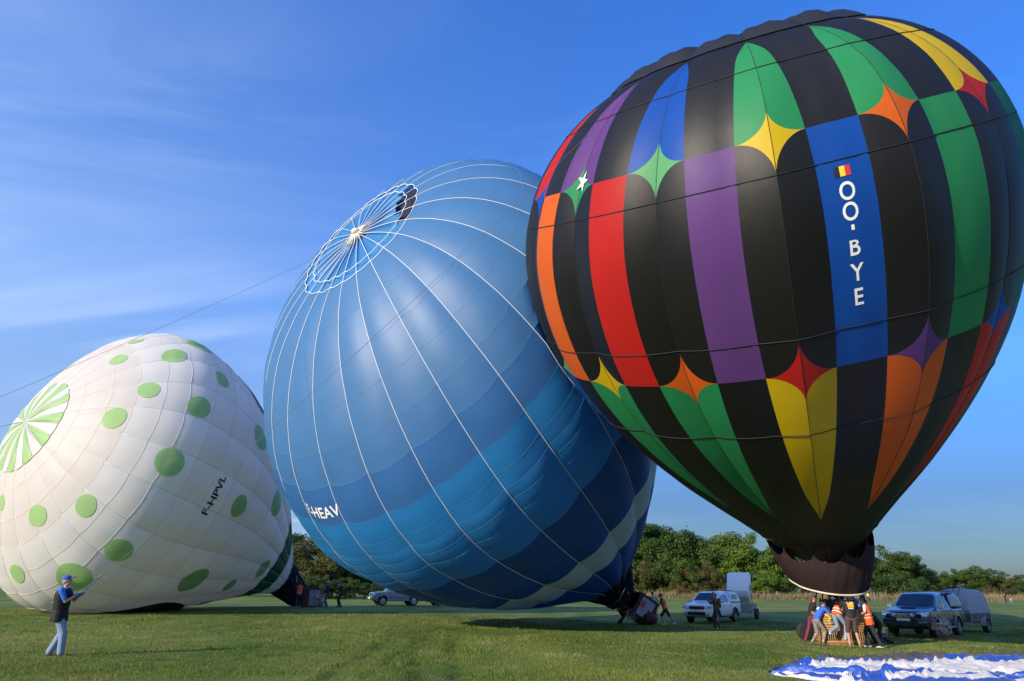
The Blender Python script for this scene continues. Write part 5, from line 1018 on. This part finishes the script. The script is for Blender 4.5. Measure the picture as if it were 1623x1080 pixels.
    if long_hair:
        ell(b, hp(0, -.07, -.07), .078*k, .05*k, .10*k, HR); capsule(b, hp(0, -.085, -.08), hp(0, -.10, -.08)-Vector((0, 0, .20*k))-fw*.02, .062*k, .035*k, 8)
    remesh(b, 'hair', hm, t, .014 if vox < .02 else vox)
    if hat:
        col, kind = hat; b = B(); ell(b, hp(0, -.012, .070), .092*k, .106*k, .072*k, HR)
        if kind == 'cap':
            rim = [[hp(x, y, z) for x, y, z in ((-.075, .07, .062), (0, .088, .074), (.075, .07, .062), (.075, .07, .054), (0, .088, .064), (-.075, .07, .054))], [hp(x, y, z) for x, y, z in ((-.055, .165, .058), (0, .185, .068), (.055, .165, .058), (.055, .165, .051), (0, .185, .060), (-.055, .165, .051))]]; b.loft(rim)
        else: b.lathe([(.001, 0), (.17, -.01), (.175, -.004), (.001, .012)], (0, 0, 0), 'z', 20); n_ = 20*4; b.V[-n_:] = [tuple(hp(v[0], v[1], v[2]+.045)) for v in b.V[-n_:]]
        o = b.build('cap' if kind == 'cap' else 'hat', cm(col), t, 'auto')
    if gloves:
        for (s0, e0, w0) in armp: g_ = B(); hd = (w0-e0).normalized(); capsule(g_, w0-hd*.02, w0+hd*.07, .040*k, .044*k, 8); g_.build('glove', cm(gloves), t, True)
    if back_print:
        for (x, z, w_, h_, col) in back_print:
            c = hip_+up*z*k+right*x*k; V = []
            for zz_ in (-1, 1):
                for xx_ in (-1, -.33, .33, 1):
                    xo = xx_*w_/2; ang = math.asin(max(-1, min(1, (x+xo)/.24))); V.append(hip_+up*(z+zz_*h_/2)*k+right*(x+xo)*k-fw*((.150 if vest else .136)*k*build*math.cos(ang)))
            me = mobj('printed_motif', V, [(i, i+1, i+5, i+4) for i in range(3)], cm(col), t)
    if pack:
        b = B(); c = chest-fw*.21*k; b.box(tuple(c), (.30, .17, .46), Matrix((right, fw, up)).transposed(), .85); o = b.build('backpack', cm(pack), t, 'auto', .04); 
        for s in (-1, 1): st = B(); st.tube([c+up*.20+right*s*.09, neck-up*.02+right*s*.09+fw*.06, chest+fw*.15+right*s*.10, c-up*.15+right*s*.13], .018, 5); st.build('strap', cm(pack), o, True)
    t['pose'] = 0
    del t['pose']
    return t, hp, armp
JEAN = (.17, .25, .37); ORG = (.85, .11, .015)
# man holding the crown line
man, hp_, ar_ = person('man in blue cap, black vest and jeans holding the long line at the left', GXP(80, 17.9), rad(12), 1.78, lean=-.05, hands=[(-.06, .36, 1.38), (.03, .30, 1.36)], feet=[(-.06, -.04, 0), (.07, .24, 0)], look=(.22, 0), shirt=(.02, .16, .62), trou=JEAN, shoe=(.10, .06, .04), hair='grey', hat=((.02, .08, .42), 'cap'), vest=(.005, .005, .006), vox=.010, reflect=False, gloves=(.12, .18, .26), build=1.22, vestlong=.10,
   back_print=[(.10, .46, .10, .06, (.6, .6, .6)), (.10, .36, .09, .12, (.75, .30, .03)), (.10, .25, .12, .04, (.6, .62, .66))])
# handling strap between his gloves and the line
wrist = man.matrix_basis if False else None
def wpt(t, v): c, s = math.cos(t.rotation_euler.z), math.sin(t.rotation_euler.z); return np.array([t.location[0]+v[0]*c-v[1]*s, t.location[1]+v[0]*s+v[1]*c, t.location[2]+v[2]])
hnd = wpt(man, ar_[1][2]); HANDR = hnd+np.array([.03, 0, .02])
LEND = HANDR+np.array([.44, -.02, .40])
b = B(); b.tube([HANDR-np.array([.10, 0, .10]), HANDR, (HANDR+LEND)/2, LEND], [.014, .018, .015, .012], 7); tag(b.build('webbing_strap', mat('teal_webbing', (.01, .14, .24), .7), None, True), 'teal webbing strap gripped in the gloved hands of the man in the blue cap', 'strap')
b = B(); b.tube([LEND, LEND+np.array([.05, 0, .045])], [.022, .022], 7); b.tube([LEND+np.array([.04, 0, .05]), LEND+np.array([.13, 0, .09])], [.018, .010], 6); tag(b.build('rope_knot', mat('knot', (.22, .14, .09), .9), None, True), 'small brown knot joining the teal strap to the thin line', 'knot')
cl_ = [o for o in bpy.data.objects if o.name == 'crown_line'][0]; bpy.data.objects.remove(cl_)
rope(LEND+np.array([.12, 0, .08]), RB.P(np.array(.93), np.array(RB.ph-1.6*RB.per), .3),   .35, .0055, M_ROPE, 'crown_line', 'thin dark line from the hands of the capped man up to the black balloon')
GR = 'crew around the wicker basket'
# crew round the basket (left to right)
person('red-haired woman in black top and maroon trousers at the left end of the crew', GXP(1290, 28.3), rad(-20), 1.68, lean=.25, hands=[(-.1, .42, 1.30), (.2, .40, 1.28)], feet=[(-.1, -.25, 0), (.12, .15, 0)], look=(-.3, 0), shirt=(.012, .012, .014), trou=(.16, .02, .05), hair='red', long_hair=True, female=True, group=GR)
person('woman in blue T-shirt and grey trousers bending over the basket rim', GXP(1299, 26.8), rad(8), 1.68, lean=.55, hip=.86, hands=[(-.10, .62, 1.02), (.16, .66, 1.04)], feet=[(-.1, -.22, 0), (.12, .10, 0)], look=(-.5, 0), shirt=(.03, .12, .62), trou=(.20, .19, .18), leg='calf', shoe=(.10, .10, .10), hair='red', female=True, group=GR, back_print=[(.02, .42, .14, .10, (.6, .65, .75))])
person('person in dark jacket stooping behind the woman in the blue T-shirt', GXP(1309, 27.9), rad(-50), 1.72, lean=.6, hip=.82, hands=[(-.15, .5, .9), (.15, .5, .9)], look=(-.6, 0), shirt=(.012, .012, .015), sleeve='long', hair='brown', group=GR)
person('woman in jeans and orange vest perched on the basket rim with one white shoe', GXP(1333, 26.3), rad(25), 1.70, lean=.62, hip=1.08, hands=[(.15, .42, 1.12), (.34, .38, 1.10)], feet=[(-.16, -.22, .38), (.16, .14, .22)], look=(-.35, 0), shirt=(.55, .40, .34), sleeve='long', trou=(.22, .32, .45), shoe=(.70, .68, .64), hair='dark', vest=ORG, female=True, group=GR)
person('man in black T-shirt with orange print and brown shorts seen from behind', GXP(1356, 25.6), rad(82), 1.80, lean=.03, hands=[(-.20, .42, 1.20), (.22, .40, 1.18)], feet=[(-.17, 0, 0), (.17, .05, 0)], look=(.05, .6), shirt=(.012, .012, .014), trou=(.075, .045, .04), leg='short', shoe=(.14, .13, .12), hair='grey', build=1.12, group=GR,
  back_print=[(.0, .40, .20, .14, (.80, .35, .02)), (.03, .47, .12, .07, (.82, .55, .12)), (.0, .30, .17, .035, (.6, .55, .5)), (-.1, .47, .06, .06, (.35, .3, .25))])
person('dark-haired woman in a long orange vest and black trousers at the right of the crew', GXP(1384, 25.9), rad(155), 1.70, lean=.12, hands=[(-.18, .32, 1.05), (.18, .35, 1.12)], feet=[(-.12, -.25, 0), (.12, .12, 0)], look=(-.05, 0), shirt=(.62, .58, .54), trou=(.012, .013, .018), shoe=(.45, .42, .38), hair='dark', long_hair=True, vest=ORG, female=True, vestlong=.10, group=GR)
person('crouching person in black between the orange-vested woman and the navy pickup', GXP(1398, 27.6), rad(160), 1.72, lean=.65, hip=.72, hands=[(-.15, .5, .8), (.15, .5, .8)], feet=[(-.15, -.3, 0), (.15, .2, 0)], look=(-.3, 0), shirt=(.012, .012, .014), sleeve='long', trou=(.012, .012, .015), hair='dark', group=GR)
person('pilot in navy jacket standing inside the wicker basket under the skirt', GXP(1326, 27.4), rad(100), 1.80, hands=[(-.3, .2, 1.5), (.25, .25, 1.7)], shirt=(.02, .03, .06), sleeve='long', hair='dark', group=GR)
person('passenger in navy jacket beside the pilot in the wicker basket', GXP(1340, 27.5), rad(-60), 1.74, hands=[(-.25, .3, 1.1), (.25, .3, 1.1)], shirt=(.018, .025, .05), sleeve='long', hair='brown', group=GR)
person('person in pale blue shirt standing behind the man with the orange print', GXP(1360, 29.2), rad(-120), 1.80, shirt=(.10, .22, .62), sleeve='long', trou=(.02, .02, .03), hair='brown', group=GR)
# photographer
ph_, hpp, arp = person('grey-haired man in brown with a backpack taking a photo in front of the white pickup', GXP(1137, 37.2), rad(160), 1.74, lean=.06, hands=[(-.07, .36, 1.36), (.09, .36, 1.36)], feet=[(-.1, -.12, 0), (.1, .12, 0)], shirt=(.12, .075, .055), sleeve='long', trou=(.055, .045, .035), shoe=(.50, .45, .40), hair='grey', pack=(.10, .06, .04))
wp1 = wpt(ph_, (0.01, .42, 1.39)); b = B(); b.box((0, 0, 0), (.07, .13, .09)); b.lathe([(.028, 0), (.032, .07), (.001, .07)], (0, 0, 0), 'x', 10); b.V = [(-v[0], v[1], v[2]) for v in b.V]; o = b.build('camera_body', M_BLKP, None, 'auto'); o.location = wp1; o.rotation_euler.z = rad(-20); tag(o, 'small black camera held up by the man with the backpack', 'camera'); o.name = 'camera_body'
# crew of the blue balloon
person('man in orange vest and shorts pushing the tipped basket of the blue balloon', GXP(1056, 41.6), rad(172), 1.76, lean=.30, hip=.86, hands=[(-.16, .52, 1.10), (.16, .52, 1.05)], feet=[(-.12, .10, 0), (.14, -.50, 0)], shirt=(.015, .015, .02), trou=(.015, .015, .02), leg='short', shoe=(.45, .5, .6), hair='dark', vest=ORG)
person('person in grey and lime green vest leaning behind the tipped basket', GXP(1038, 43.2), rad(95), 1.76, lean=.25, hands=[(-.2, .4, 1.2), (.2, .4, 1.2)], look=(-.6, 0), shirt=(.10, .13, .18), trou=(.015, .015, .02), hair='dark', vest=(.22, .26, .30), back_print=[(0, .05, .36, .06, (.30, .75, .10)), (.16, .22, .05, .30, (.30, .75, .10)), (0, .35, .2, .04, (.6, .65, .7))], reflect=False)
person('person in orange vest crouching behind the burner frame of the blue balloon', GXP(982, 42.2), rad(-10), 1.70, lean=.4, hip=.75, hands=[(-.2, .45, .9), (.2, .45, .9)], shirt=(.02, .015, .015), trou=(.015, .015, .02), hair='dark', vest=(.75, .09, .02))
person('dark-clothed helper bending over the top of the tipped basket', GXP(1018, 43), rad(-60), 1.76, lean=.5, hands=[(-.2, .5, 1.2), (.2, .5, 1.2)], shirt=(.01, .012, .02), sleeve='long', hair='dark')
# people by the white balloon
person('person in orange vest raising one arm beside the white balloon basket', GXP(472, 53.2), rad(110), 1.76, lean=.0, hands=[(-.30, .15, 2.0), (.22, .35, 1.25)], shirt=(.03, .03, .05), trou=(.018, .024, .05), shoe=(.4, .4, .4), hair='dark', vest=ORG, vox=.02)
person('man in pale sun hat and navy jacket by the white balloon basket', GXP(517, 54.6), rad(185), 1.80, hands=[(-.15, .25, 1.0), (.15, .25, 1.0)], shirt=(.016, .022, .05), sleeve='long', trou=(.05, .045, .04), hair='grey', hat=((.5, .45, .36), 'sun'), vox=.02, back_print=None)
person('person in dark clothes with a hand raised to the face left of the silver car', GXP(538, 55.4), rad(200), 1.78, hands=[(-.12, .20, 1.58), (.20, .12, .95)], shirt=(.012, .016, .016), trou=(.010, .010, .012), hair='dark', hat=((.03, .05, .14), 'cap'), vox=.02)
# distant walkers
def far(px, Y, lab, shirt, trou=(.03, .03, .04), **kw):
    x = (px-811.5)/FPX*Y*.94; person(lab, G(x, Y), rad(random.uniform(0, 360)), 1.75, shirt=shirt, trou=trou, vox=.035, group='people walking near the far trees', **kw)
far(1380, 148, 'distant walker in a yellow vest in front of the straw-coloured grass', (.55, .60, .06), (.02, .02, .03))
far(1391, 148, 'distant walker in blue to the right of the yellow-vested one', (.14, .16, .35), (.15, .14, .2))
far(1357, 120, 'distant person in pale blue half hidden by the crew at the basket', (.20, .30, .55))
far(1597, 152, 'left one of the two distant walkers near the right edge, dressed in black', (.012, .012, .015), (.012, .012, .015))
far(1606, 152, 'right one of the two distant walkers near the right edge, pale trousers', (.14, .05, .05), (.25, .26, .3))
far(1206, 160, 'distant figure in the shade left of the black skirt', (.05, .05, .07))
far(1217, 160, 'distant figure in bluish clothes in the shade left of the black skirt', (.08, .10, .16))
far(1237, 158, 'distant seated-looking small figure nearest the black skirt', (.25, .25, .28), H=1.3) if False else far(1237, 158, 'distant figure in pale top nearest the black skirt', (.25, .25, .28))
# bag beside crew
b = B(); b.box((0, 0, .17), (.4, .3, .34), None, .8); o = b.build('kit_bag', cm((.02, .10, .22)), None, 'auto', .05); o.location = GXP(1399, 28.6); tag(o, 'small blue kit bag on the grass beside the front wheel of the navy pickup', 'bag')
b = B(); b.lathe([(.001, -.11), (.27, -.11), (.33, -.06), (.33, .06), (.27, .11), (.001, .11)], (0, 0, .33), 'y', 24); o = b.build('black_sack', cm((.015, .016, .018)), None, 'auto', .02); o.location = GXP(1278, 29.4); tag(o, 'round black envelope bag standing on the grass at the left of the crew', 'bag')
# ------------------------------------------------------------------ envelope spread on the grass, lower right
M_CB = mat('spread_blue_nylon', (.012, .075, .42), .42, 0, .5, .12, .1, bump=(7, .7, .05), var=(2, .15)); M_CW = mat('spread_white_nylon', (.66, .65, .65), .55, 0, .4, .12, .1, bump=(7, .7, .05), var=(2, .06)); M_CG = mat('grey_ground_sheet', (.085, .08, .078), .8, bump=(9, .5, .04), var=(4, .3))
org4 = G(12.5, 17.5); CL = thing('spread_balloon_envelope', 'blue and white balloon envelope spread out flat on the grass at the lower right', 'balloon envelope', org4)
def cloth_h(x, y):
    w1 = fbm(x*.30+7, y*1.5+3, 3, 21); w2 = fbm(x*.55+3*w1, y*3.3+.5*x, 3, 33); w3 = fbm(x*2.6, y*7+3*w2, 2, 44)
    return .03+.17*(1-np.abs(2*w1-1))**8+.10*(1-np.abs(2*w2-1))**7+.020*(1-np.abs(2*w3-1))**3+.02*w3
XL, XR = 5.9, 26.
def bound(u, x):      # boundary lines between the gores, u 0 (near) .. 1 (far)
    return x
# far and near outline of the spread cloth as functions of x
def yfar(x): return 16.9+3.9*(1-np.exp(-np.clip(x-5.8, 0, 99)/2.2))+.11*(x-6)+.30*(fbm(x*1.1, 0*x, 2, 5)-.5)
def ynear(x): return 16.6-4.5*(1-np.exp(-np.clip(x-5.8, 0, 99)/1.9))+.35*(fbm(x*1.3, 0*x+9, 2, 6)-.5)
BND = [0, .12, .24, .34, .40, .455, .56, .68, .77, .88, .925, 1.0]; MB_ = [M_CW, M_CB, M_CW, M_CB, M_CW, M_CW, M_CW, M_CW, M_CB, M_CG, M_CB]
x_ = np.concatenate([np.linspace(5.85, 12, 150), np.linspace(12.05, 26, 190)])
for i in range(len(BND)-1):
    nv = max(5, int((BND[i+1]-BND[i])*90)); V = []
    for j in range(nv+1):
        v = BND[i]+(BND[i+1]-BND[i])*j/nv
        def wob(u, s): return .055*(fbm(x_*.55+s*13.7, 0*x_+s, 3, 50+s)-.5)*(0 if u in (0, 1.0) else 1)*2
        a = wob(BND[i], i); c = wob(BND[i+1], i+1); vv = v+a+(c-a)*j/nv
        yy = ynear(x_)+(yfar(x_)-ynear(x_))*vv; zz_ = gz(x_, yy)+ground_relief(x_, yy)+cloth_h(x_, yy)*np.clip(np.minimum(v, 1-v)*12, .25, 1)*np.clip((x_-5.8)*1.5, .3, 1)
        if i in (3,): zz_ = zz_+.10*math.sin(PI*j/nv)
        if i == 9: zz_ = zz_+.06*math.sin(PI*j/nv)
        zz_ = zz_+.10*np.exp(-((x_-15.2)/1.5)**2-((yy-19.2)/.9)**2)
        V.append(np.stack([x_, yy, zz_], -1))
    V = np.stack(V)-np.array(org4); m, n = V.shape[:2]; ii = np.arange(m*n).reshape(m, n)
    mobj('fabric_panel', V.reshape(-1, 3), np.stack([ii[:-1, :-1], ii[:-1, 1:], ii[1:, 1:], ii[1:, :-1]], -1).reshape(-1, 4), MB_[i], CL)
# big blue fold at the right, and rolls of rope-like crumpled cloth at the near left edge
b = B(); R_ = []
for u in np.linspace(0, 1, 30):
    x = 13.4+u*6.5; y = 17.3+1.7*u+.5*math.sin(u*5); rr = (.18+.42*math.sin(PI*min(u*1.1, 1)*.9))*(1+.15*math.sin(u*31)); z0 = float(gz(x, y))
    R_.append([(x, y+math.cos(a)*rr*1.5+.05*math.sin(a*5+u*20), z0-.05+max(0, math.sin(a))*rr*(1+.12*math.sin(a*7+u*25))) for a in np.linspace(0, PI, 15)]+[(x, y-1.4*rr*0, z0-.1)])
b.loft(R_); o = b.build('fabric_fold', M_CB, CL, True, 0); mobj_n = 0; o.location = -Vector(org4)
for (xs_, ys_, r_, m_, sd_) in ((7.2, 15.9, .07, M_CW, 2), (8.3, 15.6, .08, M_CB, 3), (9.0, 15.9, .06, M_CW, 4), (10.2, 15.8, .08, M_CB, 5)):
    rg = random.Random(sd_); pts = [(xs_+k*.16, ys_+.22*math.sin(k*.8+sd_)+.1*rg.random(), float(gz(xs_, ys_))+.10+.05*math.sin(k*1.7)) for k in range(14)]; b = B(); b.tube(pts, [r_*(.5+.7*rg.random()) for _ in pts], 8); o = b.build('crumpled_roll', m_, CL, True); o.location = -Vector(org4)
